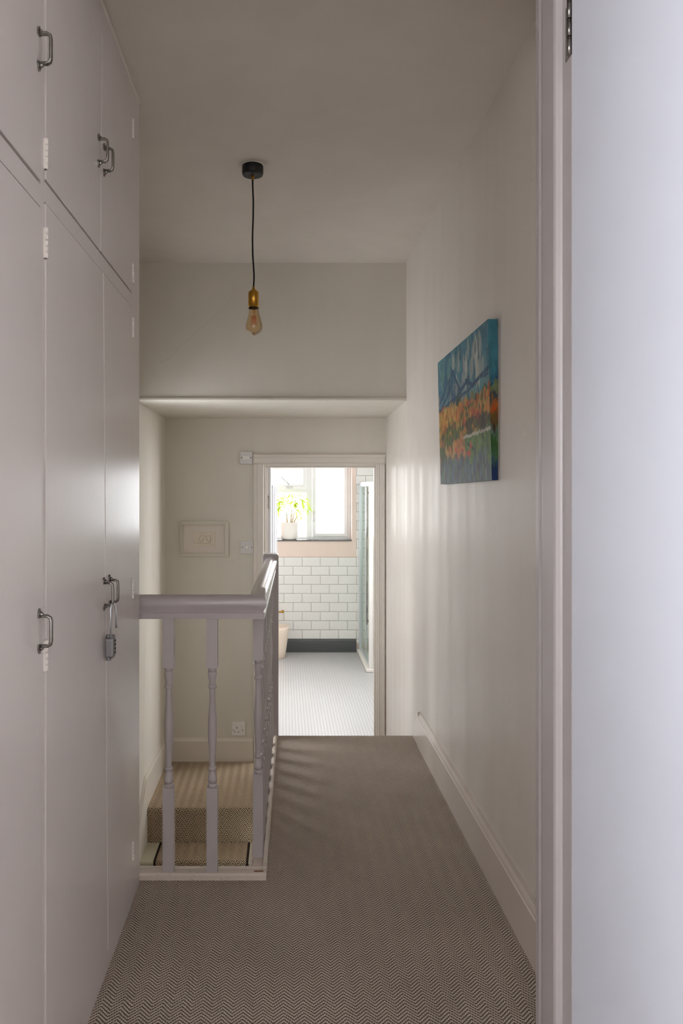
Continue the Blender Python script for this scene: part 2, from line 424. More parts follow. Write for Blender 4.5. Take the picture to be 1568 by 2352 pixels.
# ---------------------------------------------------------------- staircase
def woven(name, prof, x0, x1, mat, parent, row, slope, period, bead=0.0082, hgt=0.0030, du=0.0016, dv=0.0014):
    """looped-pile carpet as real ribs: prof is an open (y,z) path, extruded in x, ribs raised along its normal"""
    P_ = np.array(prof, dtype=float); seg_ = np.hypot(*np.diff(P_, axis=0).T); acc = np.concatenate([[0], np.cumsum(seg_)])
    nv = int(acc[-1]/dv); nu = int((x1-x0)/du)
    t = np.linspace(0, acc[-1], nv+1); yy = np.interp(t, acc, P_[:, 0]); zz_ = np.interp(t, acc, P_[:, 1])
    ty = np.gradient(yy); tz = np.gradient(zz_); L = np.hypot(ty, tz); ny, nz_ = -tz/L*-1, ty/L*-1
    for _ in range(3):
        ny = np.convolve(np.pad(ny, 2, 'edge'), np.ones(5)/5, 'valid'); nz_ = np.convolve(np.pad(nz_, 2, 'edge'), np.ones(5)/5, 'valid')
    xs = np.linspace(x0, x1, nu+1)
    X, T = np.meshgrid(xs, t)
    a = np.abs(((X+10) + period/2) % period - period/2)
    q = ((T+10) - slope*a)/row; fr_ = q-np.floor(q); ro_ = np.floor(q)
    bd_ = (np.sin((X+10)*2*PI/bead+ro_*PI)+1)/2
    H = np.sin(fr_*PI)**0.7*(0.65+0.35*bd_)*hgt
    edge = np.clip(np.minimum(X-x0, x1-X)/0.003, 0, 1)*np.clip(np.minimum(T, acc[-1]-T)/0.003, 0, 1); H *= edge
    V3 = np.stack([X, yy[:, None]+ny[:, None]*H, zz_[:, None]+nz_[:, None]*H], -1).reshape(-1, 3)
    org = np.array(parent.location); V3 -= org
    idx = np.arange((nv+1)*(nu+1)).reshape(nv+1, nu+1)
    F = np.stack([idx[:-1, :-1], idx[1:, :-1], idx[1:, 1:], idx[:-1, 1:]], -1).reshape(-1, 4)
    me = bpy.data.meshes.new(name); me.vertices.add(len(V3)); me.vertices.foreach_set('co', V3.astype(np.float32).ravel())
    me.loops.add(F.size); me.loops.foreach_set('vertex_index', F.ravel().astype(np.int32))
    me.polygons.add(len(F)); me.polygons.foreach_set('loop_start', np.arange(0, F.size, 4, dtype=np.int32)); me.polygons.foreach_set('loop_total', np.full(len(F), 4, dtype=np.int32))
    me.polygons.foreach_set('use_smooth', np.ones(len(F), dtype=bool))
    me.update(calc_edges=True)
    uv = me.uv_layers.new(name='UVMap'); UV = np.stack([X, T], -1).reshape(-1, 2)[F.ravel()]
    uv.data.foreach_set('uv', UV.astype(np.float32).ravel())
    me.materials.append(mat); o = bpy.data.objects.new(name, me); COL.objects.link(o); o.parent = parent
    return o
st = thing('staircase', 'carpeted stairs dropping left below the balustrade from the lower landing', 'stairs', (-0.4, 4.2, LZ))
def step_profile(y0, y1, zt, rise, r=0.014):
    """top surface from y1 (back) to y0 (nose, towards camera), then down the riser"""
    pts = [(y1, zt)]
    pts += [(y0+r - r*math.sin(a), zt-r+r*math.cos(a)) for a in [PI/2*i/6 for i in range(7)]]
    pts += [(y0+0.006, zt-rise*0.5), (y0+0.004, zt-rise)]
    return pts + [(y1, zt-rise)]
m = MB(); m.prism(step_profile(4.179, YD-0.016, LZ-0.004, 0.191), 'X', LW+0.001, WX-0.001)
m.build('platform', M['creamstep'], st)
woven('platform_carpet', step_profile(4.175, YD-0.016, LZ, 0.196)[:-1], LW+0.012, -0.02, M['stair'], st, 0.0125, 1.35, 0.050)
MB().box(-0.02, WX-0.001, 4.11, YD-0.016, LZ-0.004, LZ+0.002).build('platform_carpet', M['stair'], st)
struct(MB().box(LW, 0.85, YD, YD+0.1, -2.4, LZ-0.15).box(-0.06, 0.0, 4.14, YD, -2.4, LZ-0.2).box(-0.1, -0.06, YE, 4.14, -2.4, LZ-0.2).build('wall_under_stairs', M['wall']), 'added wall closing light out under the lower landing', 'wall')  # unseen boards added to stop outside light leaking onto the treads
z = LZ; y = 4.175
for i in range(7):
    z2 = z-0.195; y2 = y-0.205
    MB().box(LW+0.001, -0.102, y2+0.012, y+0.01, z2-0.19, z2-0.004).prism([(y2, z2-0.02), (y2-0.004, z2-0.012), (y2, z2-0.004), (y2+0.02, z2-0.003), (y2+0.02, z2-0.03), (y2, z2-0.03)], 'X', LW+0.001, -0.102)\
        .build('tread', M['creamstep'], st)
    pr = step_profile(y2-0.006, y+0.0, z2+0.002, 0.195)
    if i < 2: run = woven('stair_runner', pr[:-1], -0.690, -0.205, M['stair'], st, 0.0125, 1.35, 0.050)
    else: run = MB().prism(pr, 'X', -0.690, -0.205).build('stair_runner', M['stair'], st)
    for bx in (-0.702, -0.205): MB().prism([(a-0.002, c+0.002) for a, c in pr], 'X', bx, bx+0.012).build('runner_binding', M['binding'], run)
    z, y = z2, y2
# three steps down from landing to platform (beyond the landing edge)
for i, (ya, yb2) in enumerate([(3.66, 3.88), (3.87, 4.10)]):
    zt = -0.195*(i+1)
    MB().box(-0.034, WX-0.001, ya, yb2, zt-0.195, zt).build('upper_step', M['stair'], st)
MB().box(-0.08, -0.034, 3.655, 4.17, -0.7, -0.20).build('string_board', M['trim'], st)

# skirtings
def skirt_poly(x_wall, t, z0, h, sgn):
    """profile (x,z) with ogee top; sgn +1 grows to +x"""
    s = sgn
    return [(x_wall, z0), (x_wall+s*t, z0), (x_wall+s*t, z0+h*0.78), (x_wall+s*(t-0.003), z0+h*0.80), (x_wall+s*(t-0.003), z0+h*0.82),
            (x_wall+s*(t*0.75), z0+h*0.86), (x_wall+s*t*0.45, z0+h*0.93), (x_wall+s*t*0.35, z0+h), (x_wall, z0+h)]
m = MB(); m.prism(skirt_poly(WX+0.001, 0.017, 0, 0.162, -1), 'Y', 1.58, 3.50)
m.prism([(3.50, 0), (3.50, 0.160), (3.53, 0.145), (3.60, 0.085), (3.655, 0.0), (3.655, -0.19), (3.50, -0.19)], 'X', WX+0.001, WX-0.013)
struct(m.build('baseboard_right', M['trimx']), 'glossy off-white skirting board along the right wall', 'skirting board')
m = MB(); m.prism([(YD, LZ), (YD-0.016, LZ), (YD-0.016, LZ+0.135), (YD-0.011, LZ+0.145), (YD-0.009, LZ+0.152), (YD, LZ+0.155)], 'X', LW, -0.207)
struct(m.build('baseboard_back', M['trim']), 'skirting board on the wall left of the bathroom door', 'skirting board')
def rake(x0, x1, dz0, dz1):
    return MB().prism([(YD-0.016, LZ+dz0), (YD-0.016, LZ+dz1), (4.165, LZ+dz1+0.012), (3.98, LZ+dz1-0.13), (3.0, LZ+dz1-1.06), (3.0, LZ+dz0-1.35), (3.98, LZ-0.42), (4.165, LZ+dz0-0.2)], 'X', x0, x1)
m = rake(LW-0.001, LW+0.016, 0.0, 0.150)
m.prism([(YD-0.016, LZ+0.150), (YD-0.016, LZ+0.172), (4.165, LZ+0.186), (3.98, LZ+0.04), (3.0, LZ-0.90), (3.0, LZ-0.93), (3.98, LZ+0.016), (4.165, LZ+0.160)], 'X', LW-0.001, LW+0.008)
struct(m.build('baseboard_left', M['trim']), 'skirting board stepping down the stairwell wall', 'skirting board')

m = MB().box(WX-0.015, 0.675, 4.11, YD, LZ, LZ+0.15)
struct(m.build('baseboard_right_lower', M['trim']), 'skirting board at the foot of the right wall on the lower landing', 'skirting board')

# ---------------------------------------------------------------- bathroom shell
YW = 8.25; BX0, BX1, BZ = -0.62, 1.76, 1.86
struct(MB().box(BX0, BX1, YD, YW+0.3, LZ-0.1, LZ-0.001).build('floor_bathroom', M['hexa']), 'white hexagon mosaic bathroom floor', 'floor')
struct(MB().box(BX0-0.1, BX0, YD+0.11, YW+0.3, LZ-0.1, BZ).build('wall_bathroom_left', M['bath']), 'left bathroom wall', 'wall')
SY0, SY1, SZ0, SZ1 = 5.30, 6.75, 0.45, 1.65
struct(MB().box(BX1, BX1+0.1, YD+0.11, SY0, LZ-0.1, BZ).box(BX1, BX1+0.1, SY1, YW+0.3, LZ-0.1, BZ).box(BX1, BX1+0.1, SY0, SY1, LZ-0.1, SZ0).box(BX1, BX1+0.1, SY0, SY1, SZ1, BZ).build('wall_bathroom_right', M['tiley']), 'right bathroom wall of white tiles', 'wall')
struct(MB().box(BX0-0.1, BX1+0.1, YD+0.11, YW+0.3, BZ, BZ+0.1).build('ceiling_bathroom', M['bath']), 'bathroom ceiling', 'ceiling')
struct(MB().box(0.85, BX1+0.1, YD, YD+0.11, LZ-0.1, BZ).build('wall_bathroom_front', M['bath']), 'bathroom wall beside the door', 'wall')
struct(MB().box(LW, BX1, YD+0.001, YD+0.11, RZ+0.05, BZ).build('wall_bathroom_head', M['bath']), 'bathroom wall above the door', 'wall')
WX0, WX1, WZ0, WZ1 = -0.20, 0.752, 0.652, 1.53
m = MB().box(BX0, WX0, YW, YW+0.3, LZ, BZ).box(WX1, BX1, YW, YW+0.3, LZ, BZ).box(WX0, WX1, YW, YW+0.3, LZ, WZ0).box(WX0, WX1, YW, YW+0.3, WZ1, BZ)
struct(m.build('wall_bathroom_back', M['pink']), 'pink painted bathroom wall around the window', 'wall')
m = MB().box(BX0, BX1, YW-0.009, YW, LZ+0.1, 0.467).box(0.797, BX1, YW-0.009, YW, 0.467, BZ)
struct(m.build('wall_tiles', M['tilez']), 'white metro tiles with grey grout below the bathroom window', 'tiles')
m = MB().prism([(YW-0.009, LZ), (YW-0.030, LZ), (YW-0.030, LZ+0.012), (YW-0.026, LZ+0.014), (YW-0.026, LZ+0.105), (YW-0.022, LZ+0.112), (YW-0.026, LZ+0.118), (YW-0.02, LZ+0.128), (YW-0.016, LZ+0.140), (YW-0.009, LZ+0.146)], 'X', BX0, 0.80)
struct(m.build('baseboard_bathroom', M['anthr']), 'charcoal skirting board under the white metro tiles', 'skirting board')

# window
w3 = sempty('added_window_3', (BX1+0.05, 6.0, SZ0), 'unseen bathroom side window added to light the stairwell recess', 'window')  # added out of view; its light crosses the doorway to the recess wall
m = MB()
for (ya, yb2, za, zb_) in ((SY0, SY0+0.05, SZ0, SZ1), (SY1-0.05, SY1, SZ0, SZ1), (SY0+0.05, SY1-0.05, SZ0, SZ0+0.05), (SY0+0.05, SY1-0.05, SZ1-0.05, SZ1), (6.0, 6.05, SZ0+0.05, SZ1-0.05)): m.box(BX1+0.02, BX1+0.08, ya, yb2, za, zb_)
m.build('window_frame', M['upvc'], w3)
MB().box(BX1+0.05, BX1+0.054, SY0+0.05, SY1-0.05, SZ0+0.05, SZ1-0.05).build('pane', M['glass'], w3)
wn = sempty('window_1', (0.28, YW+0.2, WZ0), 'white plastic bathroom window with three panes', 'window')
YF0, YF1 = YW+0.17, YW+0.24
def ring(m, x0, x1, z0, z1, w, y0, y1):
    m.box(x0, x0+w, y0, y1, z0, z1); m.box(x1-w, x1, y0, y1, z0, z1)
    m.box(x0+w, x1-w, y0, y1, z0, z0+w); m.box(x0+w, x1-w, y0, y1, z1-w, z1); return m
m = MB(); ring(m, WX0, WX1, WZ0, WZ1, 0.034, YF0, YF1)
m.box(0.252, 0.314, YF0, YF1, WZ0+0.034, WZ1-0.034)
m.box(WX0+0.034, 0.252, YF0, YF1, 1.188, 1.240)
m.build('window_frame', M['upvc'], wn, 0.004)
s1 = ring(MB(), 0.318, 0.716, 0.688, 1.494, 0.038, YF0-0.012, YF1-0.01).build('casement_sash', M['upvc'], wn, 0.004)
MB().box(0.354, 0.680, YF0+0.02, YF0+0.024, 0.724, 1.458).build('pane', M['glass'], s1)
s2 = ring(MB(), -0.164, 0.250, 1.242, 1.494, 0.040, YF0-0.012, YF1-0.01).build('vent_sash', M['upvc'], wn, 0.004)
MB().box(-0.126, 0.212, YF0+0.02, YF0+0.024, 1.28, 1.456).build('pane', M['glass'], s2)
stay = MB().tube([((664-653)/201, YF0-0.02, 1.205+15/201.*1.0), ((645-653)/201, YF0-0.05, 1.205+33/201.)], [0.010, 0.006], 8)
stay.box(0.02, 0.10, YF0-0.03, YF0-0.012, 1.240, 1.262)
stay.build('window_stay', M['plastic'], s2)
MB().box(WX0+0.034, 0.252, YF0+0.03, YF0+0.034, WZ0+0.034, 1.188).build('pane', M['glass'], wn)
MB().tube([(0.322+0.01, YF0-0.035, 0.96), (0.332, YF0-0.035, 0.86)], 0.006, 8).box(0.325, 0.34, YF0-0.035, YF0-0.012, 0.94, 0.975).build('window_handle', M['plastic'], s1)
struct(MB().box(WX0, WX1-0.003, YW-0.014, YF0, 0.648, 0.662).build('trim_sill', M['slate']), 'dark slate bathroom window sill', 'window sill')

# ---------------------------------------------------------------- bathroom doorway
dr = sempty('door_2', (OX0, YD, LZ), 'white panelled bathroom door standing open inwards', 'door')
A0 = -0.207; A1 = 0.668; AT = 1.452
m = MB()
def arch_prof(sx):  # profile across width (offset from opening edge outward, protrusion)
    return [(0.0, 0), (0.0, 0.010), (0.006, 0.016), (0.012, 0.012), (0.040, 0.014), (0.050, 0.022), (0.062, 0.024), (0.068, 0.020), (0.068, 0)]
m.prism([(OX0+0.003-u, YD-v) for u, v in arch_prof(1)], 'Z', LZ, OZ-0.003)
m.prism([(YD-v, OZ-0.003+u) for u, v in arch_prof(1)], 'X', A0, A1)
m.prism([(OX1-0.003+u*0.68, YD-v*0.9) for u, v in arch_prof(1)], 'Z', LZ, OZ-0.003)
m.build('architrave', M['trim'], dr)
m = MB().box(OX0, OX0+0.014, YD-0.004, YD+0.112, LZ, OZ).box(OX1-0.014, OX1, YD-0.004, YD+0.112, LZ, OZ).box(OX0+0.014, OX1-0.014, YD-0.004, YD+0.112, OZ-0.014, OZ)
m.box(OX0+0.014, OX0+0.024, YD+0.03, YD+0.065, LZ, OZ-0.024).box(OX1-0.024, OX1-0.014, YD+0.03, YD+0.065, LZ, OZ-0.024).box(OX0+0.014, OX1-0.014, YD+0.03, YD+0.065, OZ-0.024, OZ-0.014)
m.build('door_lining', M['trim'], dr, 0.002)
hx, hy = -0.1215, YD+0.075
an = -math.radians(2.6)
def dtf(p):   # local: x thickness 0..0.035, y along leaf
    return Vector((hx+p.x*math.cos(an)-p.y*math.sin(an), hy+p.x*math.sin(an)+p.y*math.cos(an), p.z))
lf = MB().box(0, 0.030, 0, 0.735, LZ+0.006, OZ-0.018, dtf).build('door_leaf', M['leaf'], dr, 0.002)
for (za, zb) in ((LZ+0.16, 0.14), (0.30, OZ-0.14)):
    mm = MB()
    for ya, yb2 in ((0.10, 0.345), (0.39, 0.635)):
        for w0, t in ((0.0, 0.008), (0.018, 0.004)):
            y0, y1, z0, z1 = ya+w0, yb2-w0, za+w0, zb-w0
            mm.box(0.030, 0.030+t, y0, y0+0.014, z0, z1, dtf); mm.box(0.030, 0.030+t, y1-0.014, y1, z0, z1, dtf)
            mm.box(0.030, 0.030+t, y0, y1, z0, z0+0.014, dtf); mm.box(0.030, 0.030+t, y0, y1, z1-0.014, z1, dtf)
    mm.build('panel_moulding', M['leaf'], lf)
for zc in (1.13, -0.3):
    h = MB().box(0.002, 0.018, -0.002, 0.0, zc-0.045, zc+0.045, dtf)
    for q in range(3): h.lathe([(0.002, -0.0006), (0.002, 0.0006)], 0, 0, 8, lambda p, q=q: dtf(Vector((0.010+p.x, -0.0025+p.z, zc-0.03+0.03*q+p.y))))
    h.build('hinge', M['steel'], lf)

# potted palm
pl = thing('potted_palm', 'leafy green palm in a white round pot on the bathroom window sill', 'potted plant', (0.054, YW+0.075, 0.662))
px_, py_ = 0.054, YW+0.075
pr = [(0.070, 0.662), (0.082, 0.666), (0.094, 0.684), (0.099, 0.72), (0.100, 0.855), (0.097, 0.857), (0.092, 0.85), (0.092, 0.835)]
MB().lathe(pr, px_, py_, 36).build('pot', M['white'], pl)
MB().lathe([(0.0915, 0.82), (0.0915, 0.838), (0.02, 0.842)], px_, py_, 24).build('soil', M['soil'], pl)
m = MB()
for dx, dy, h, tx in ((-0.022, 0.01, 0.13, -0.01), (0.018, 0, 0.16, 0.01), (0.03, -0.01, 0.14, 0.03), (0.045, 0.01, 0.09, 0.05)):
    m.tube([(px_+dx, py_+dy, 0.835), (px_+dx+tx*0.4, py_+dy, 0.835+h*0.5), (px_+dx+tx, py_+dy, 0.835+h)], [0.008, 0.007, 0.003], 7)
m.build('stem', M['stem'], pl)
rp = random.Random(3)
m = MB()
def frond(bx, bz, tip, arch, nl, ll, wd):
    B = Vector((bx, py_, bz)); T = Vector(tip); pts = []
    for i in range(13):
        t = i/12; p = B.lerp(T, t); p.z += arch*math.sin(PI*min(t*1.05, 1)); pts.append(p)
    m.tube(pts, [0.0022*(1-0.7*i/12) for i in range(13)], 5)
    for i in range(nl):
        t = 0.28+0.72*i/(nl-1); k = t*12; a = int(min(k, 11)); p = pts[a].lerp(pts[a+1], k-a)
        d = (pts[min(a+1, 12)]-pts[max(a-1, 0)]).normalized()
        for sgn in (-1, 1):
            side = Vector((-d.z, 0.0, d.x))*sgn
            L = ll*(0.6+0.5*math.sin(PI*t))*rp.uniform(0.8, 1.15)
            dirv = (side*0.75+d*0.7+Vector((0, rp.uniform(-0.6, 0.6), -0.1))).normalized()
            e = p+dirv*L+Vector((0, 0, -L*0.35)); mid = p+dirv*L*0.5+Vector((0, 0, L*0.02))
            w = Vector((-dirv.z, 0.35*sgn, dirv.x)).normalized()*wd
            m._add([p, mid-w, e, mid+w], [(0, 1, 2, 3)])
Y0 = py_
frond(px_+0.02, 0.98, (0.27, Y0-0.03, 1.00), 0.13, 15, 0.095, 0.0055)
frond(px_-0.01, 0.96, (-0.06, Y0+0.02, 1.09), 0.06, 13, 0.08, 0.005)
frond(px_-0.02, 0.93, (-0.12, Y0, 0.90), 0.12, 13, 0.085, 0.005)
frond(px_+0.03, 0.93, (0.17, Y0+0.02, 0.90), 0.08, 12, 0.075, 0.0045)
frond(px_+0.01, 0.97, (0.07, Y0, 1.16), 0.03, 12, 0.07, 0.005)
frond(px_+0.0, 0.97, (-0.02, Y0-0.03, 1.15), 0.02, 12, 0.065, 0.005)
frond(px_+0.01, 0.95, (0.12, Y0-0.04, 1.06), 0.05, 12, 0.08, 0.007)
frond(px_-0.02, 0.92, (-0.10, Y0-0.03, 1.01), 0.05, 12, 0.08, 0.006)
frond(px_+0.03, 0.92, (0.22, Y0, 0.74), 0.16, 10, 0.035, 0.002)
m.build('foliage', M['leafgreen'], pl)

# shower
tr = MB().box(0.806, BX1, 7.30, YW-0.009, LZ, LZ+0.035)
tag(tr.build('shower_tray', M['tray'], None, 0.008), 'low white shower tray on the mosaic floor', 'shower tray')
sh = thing('shower_enclosure', 'glass shower enclosure with chrome posts beyond the doorway', 'shower', (0.85, 7.34, LZ+0.035))
z0, z1 = LZ+0.035, 1.30
m = MB().box(0.828, 0.868, YW-0.035, YW-0.009, z0, z1); m.build('wall_profile', M['chrome'], sh, 0.003)
m = MB().box(0.836, 0.878, 7.325, 7.362, z0, z1); m.build('corner_post', M['plastic2'], sh, 0.006)
m = MB().box(0.838, 0.868, 7.362, YW-0.035, z1-0.045, z1).box(0.878, BX1, 7.33, 7.36, z1-0.045, z1); m.build('header_rail', M['chrome'], sh, 0.003)
m = MB().box(0.842, 0.866, 7.362, YW-0.035, z0, z0+0.022).box(0.878, BX1, 7.33, 7.36, z0, z0+0.03); m.build('bottom_rail', M['chrome'], sh, 0.003)
m = MB().box(0.851, 0.857, 7.362, YW-0.035, z0+0.02, z1-0.045); m.build('side_glass', M['sglass'], sh)
m = MB().box(0.878, BX1, 7.342, 7.348, z0+0.03, z1-0.045); m.build('front_glass', M['sglass'], sh)
m = MB().box(0.846, 0.862, 7.74, 7.765, z0+0.022, z1-0.045); m.build('glazing_bar', M['chrome'], sh, 0.002)
m = MB().box(0.818, 0.832, 7.39, 7.402, -0.13, 1.24).box(0.832, 0.85, 7.385, 7.405, -0.10, -0.08).box(0.832, 0.85, 7.385, 7.405, 1.18, 1.2); m.build('door_handle', M['steel'], sh, 0.002)

bs = [(0.128, LZ), (0.136, LZ+0.004), (0.150, LZ+0.10), (0.166, LZ+0.22), (0.178, LZ+0.29), (0.180, LZ+0.32), (0.176, LZ+0.335), (0.168, LZ+0.335), (0.160, LZ+0.30)]
tag(MB().lathe(bs, -0.128, 7.98, 40).build('waste_basket', M['basket'], loc=(-0.128, 7.98, LZ)), 'cream tapered basket on the bathroom floor by the charcoal skirting', 'basket')
m = MB().lathe([(0.016, 0), (0.016, 0.006), (0.008, 0.008), (0.008, 0.04)], 0, 0, 14, lambda p: Vector((-0.02+p.x, YW-0.009-p.z, -0.135+p.y)))
m.tube([(-0.09, YW-0.045, -0.135), (-0.012, YW-0.045, -0.135), (-0.006, YW-0.045, -0.130)], 0.008, 10)
tag(m.build('toilet_roll_holder', M['brass']), 'small brass holder on the white tiles above the basket', 'toilet roll holder')

# ---------------------------------------------------------------- wall fittings on the back wall
def P(px, py, Y): return Vector(((px-653)/1700*Y, Y, EYE-(py-1128)/1700*Y))
# isolator switch
c = P(565.5, 1051.5, YD)
sw = thing('light_switch', 'white rocker switch at the top left corner of the bathroom door frame', 'switch', (c.x, YD, c.z))
MB().box(c.x-0.042, c.x+0.042, YD-0.022, YD, c.z-0.042, c.z+0.042).build('switch_plate', M['plastic'], sw, 0.006)
MB().box(c.x-0.022, c.x+0.022, YD-0.026, YD-0.021, c.z-0.012, c.z+0.012).build('rocker', M['plastic2'], sw, 0.001)
for s in (-1, 1): MB().lathe([(0.004, 0), (0.004, 0.0016)], 0, 0, 12, lambda p, s=s: Vector((c.x+s*0.030+p.x, YD-0.0215-p.z, c.z+p.y))).build('screw', M['screw'], sw)
c2 = P(567.5, 1256.5, YD)
sw2 = thing('dimmer_switch', 'grey plate with round white push button left of the door frame', 'switch', (c2.x, YD, c2.z))
MB().box(c2.x-0.042, c2.x+0.042, YD-0.016, YD, c2.z-0.042, c2.z+0.042).build('switch_plate', M['plastic'], sw2, 0.002)
MB().lathe([(0.0115, 0), (0.0115, 0.006), (0.0095, 0.008)], 0, 0, 24, lambda p: Vector((c2.x+p.x, YD-0.016-p.z, c2.z+p.y))).build('push_button', M['plastic2'], sw2)
for s in (-1, 1): MB().lathe([(0.0035, 0), (0.0035, 0.0012)], 0, 0, 12, lambda p, s=s: Vector((c2.x+s*0.030+p.x, YD-0.016-p.z, c2.z+p.y))).build('screw', M['screw'], sw2)
c3 = P(547.5, 1673, YD)
so = thing('power_socket', 'single white three-pin power socket above the skirting board', 'socket', (c3.x, YD, c3.z))
MB().box(c3.x-0.044, c3.x+0.044, YD-0.011, YD, c3.z-0.043, c3.z+0.043).build('face_plate', M['plastic2'], so, 0.002)
for sa, sb_, sc_, sd in ((-0.013, -0.008, 0.003, 0.013), (-0.026, -0.018, -0.022, -0.018), (-0.003, 0.005, -0.022, -0.018)):
    MB().box(c3.x+sa, c3.x+sb_, YD-0.012, YD-0.0105, c3.z+sc_, c3.z+sd).build('pin_slot', M['slot'], so)
MB().box(c3.x+0.017, c3.x+0.032, YD-0.015, YD-0.010, c3.z+0.001, c3.z+0.027).build('rocker', M['plastic2'], so, 0.002)
for s in (-0.032, 0.030): MB().lathe([(0.003, 0), (0.003, 0.001)], 0, 0, 10, lambda p, s=s: Vector((c3.x+s+p.x, YD-0.0112-p.z, c3.z-0.008+p.y))).build('screw', M['slot'], so)

# framed print
fc = P(469.3, 1237.5, YD)
fx, fz = 0.1605, 0.1165
fr = thing('framed_print', 'small white-framed line drawing on the wall left of the switches', 'picture', (fc.x, YD, fc.z))
m = MB(); w = 0.021
o4 = [(-fx, -fz), (fx, -fz), (fx, fz), (-fx, fz)]; i4 = [(-fx+w, -fz+w), (fx-w, -fz+w), (fx-w, fz-w), (-fx+w, fz-w)]
for i in range(4):
    j = (i+1) % 4
    def V(p, d): return (fc.x+p[0], YD-d, fc.z+p[1])
    vs = [V(o4[i], 0), V(o4[j], 0), V(o4[j], 0.016), V(o4[i], 0.016), V(i4[i], 0), V(i4[j], 0), V(i4[j], 0.024), V(i4[i], 0.024)]
    m._add(vs, [(0,1,2,3), (4,7,6,5), (3,2,6,7), (0,4,5,1), (0,3,7,4), (1,5,6,2)])
m.build('picture_frame', M['pframe'], fr)
MB().box(fc.x-fx+w, fc.x+fx-w, YD-0.008, YD-0.003, fc.z-fz+w, fc.z+fz-w).build('mount_board', M['mat'], fr)
pc = Vector((fc.x+0.0, 0, fc.z-0.002))
pw, ph = 0.073, 0.050
m = MB(); ring(m, pc.x-pw, pc.x+pw, pc.z-ph, pc.z+ph, 0.004, YD-0.0105, YD-0.008)
m.build('inner_bevel', M['pframe'], fr)
pp = MB().box(pc.x-pw+0.004, pc.x+pw-0.004, YD-0.0092, YD-0.0078, pc.z-ph+0.004, pc.z+ph-0.004).build('drawing', M['print_'], fr)
m = MB()
def ln(pts, r=0.0005): m.tube([(pc.x+a, YD-0.0094, pc.z+b) for a, b in pts], r, 4)
# two rounded boat-like outlines leaning together, with a caption scribble above
ln([(-0.022, 0.027), (0.006, 0.021), (-0.002, 0.002), (-0.014, -0.015), (-0.030, -0.022), (-0.040, -0.018), (-0.034, 0.000), (-0.022, 0.027)])
ln([(-0.030, -0.022), (-0.018, -0.008), (-0.004, 0.006)]); ln([(-0.038, -0.014), (-0.026, 0.018)])
ln([(0.012, 0.022), (0.040, 0.024), (0.043, -0.018), (0.036, -0.022), (0.024, -0.014), (0.013, 0.000), (0.012, 0.022)])
ln([(0.036, -0.022), (0.040, -0.006), (0.040, 0.020)]); ln([(0.014, 0.010), (0.024, -0.010), (0.034, -0.020)])
ln([(-0.067, -0.026), (-0.020, -0.028), (0.040, -0.030), (0.052, -0.036), (0.055, -0.044)], 0.0005)
ln([(0.052, 0.044), (0.052, -0.020)], 0.0004)
for x in (-0.012, 0.0, -0.018, 0.018, 0.030): ln([(x-0.0008, 0.018), (x+0.0008, 0.0185)], 0.0009)
x = -0.033
for i in range(9):
    if i in (3, 5): x += 0.006; continue
    ln([(x, 0.036), (x+0.0015, 0.039), (x+0.003, 0.0355), (x+0.0045, 0.0375)], 0.0004); x += 0.005
m.build('pencil_lines', M['ink'], pp)

# ---------------------------------------------------------------- balustrade
ba = thing('balustrade', 'glossy grey-white balustrade around the open stairwell', 'banister', (-0.08, 2.32, 0.0))
KF = 2.290
# kerb: inner board + worn moulding; front piece and side piece
def side_x(y, off): # x of the outer side line at y
    t = (y-LE0[1])/(YE-LE0[1]); return LE0[0]+t*(LE1[0]-LE0[0])+off
m = MB()
m.prism([(KF, -0.002), (KF+0.001, 0.014), (KF+0.006, 0.020), (KF+0.013, 0.020), (KF+0.016, 0.013), (KF+0.019, 0.009), (KF+0.055, 0.009), (KF+0.058, 0.013), (KF+0.064, 0.013), (KF+0.066, -0.18), (KF, -0.18)], 'X', CX-0.115, -0.056)
def sidepiece(prof, y0, y1):
    vs = []; n = len(prof)
    for yy in (y0, y1):
        for u, z_ in prof: vs.append((side_x(yy, u), yy, z_))
    fs = [tuple(range(n))[::-1], tuple(range(n, 2*n))]+[(i, (i+1) % n, n+(i+1) % n, n+i) for i in range(n)]
    m._add(vs, fs)
sp = [(0.0, -0.002), (-0.001, 0.014), (-0.006, 0.020), (-0.013, 0.020), (-0.016, 0.013), (-0.019, 0.009), (-0.046, 0.009), (-0.048, 0.014), (-0.056, 0.014), (-0.058, -0.18), (0, -0.18)]
sidepiece(sp, KF+0.0655, YE-0.05)
m.build('kerb', M['worn'], ba)
MB().box(-0.0955, -0.066, KF+0.019, KF+0.041, 0.0085, 0.0105).build('bare_wood_patch', M['wood'], ba)
# handrail
def rail_prof():   # (offset across -0.029..0.029, z)
    return [(-0.024, 0.808), (0.024, 0.808), (0.025, 0.826), (0.021, 0.829), (0.021, 0.833), (0.029, 0.845), (0.031, 0.856), (0.028, 0.868), (0.019, 0.877), (0.0, 0.881),
            (-0.019, 0.877), (-0.028, 0.868), (-0.031, 0.856), (-0.029, 0.845), (-0.021, 0.833), (-0.021, 0.829), (-0.025, 0.826)]
rp_ = rail_prof()
yc = KF+0.031
def xc(y): return side_x(y, -0.030)
m = MB(); n = len(rp_)
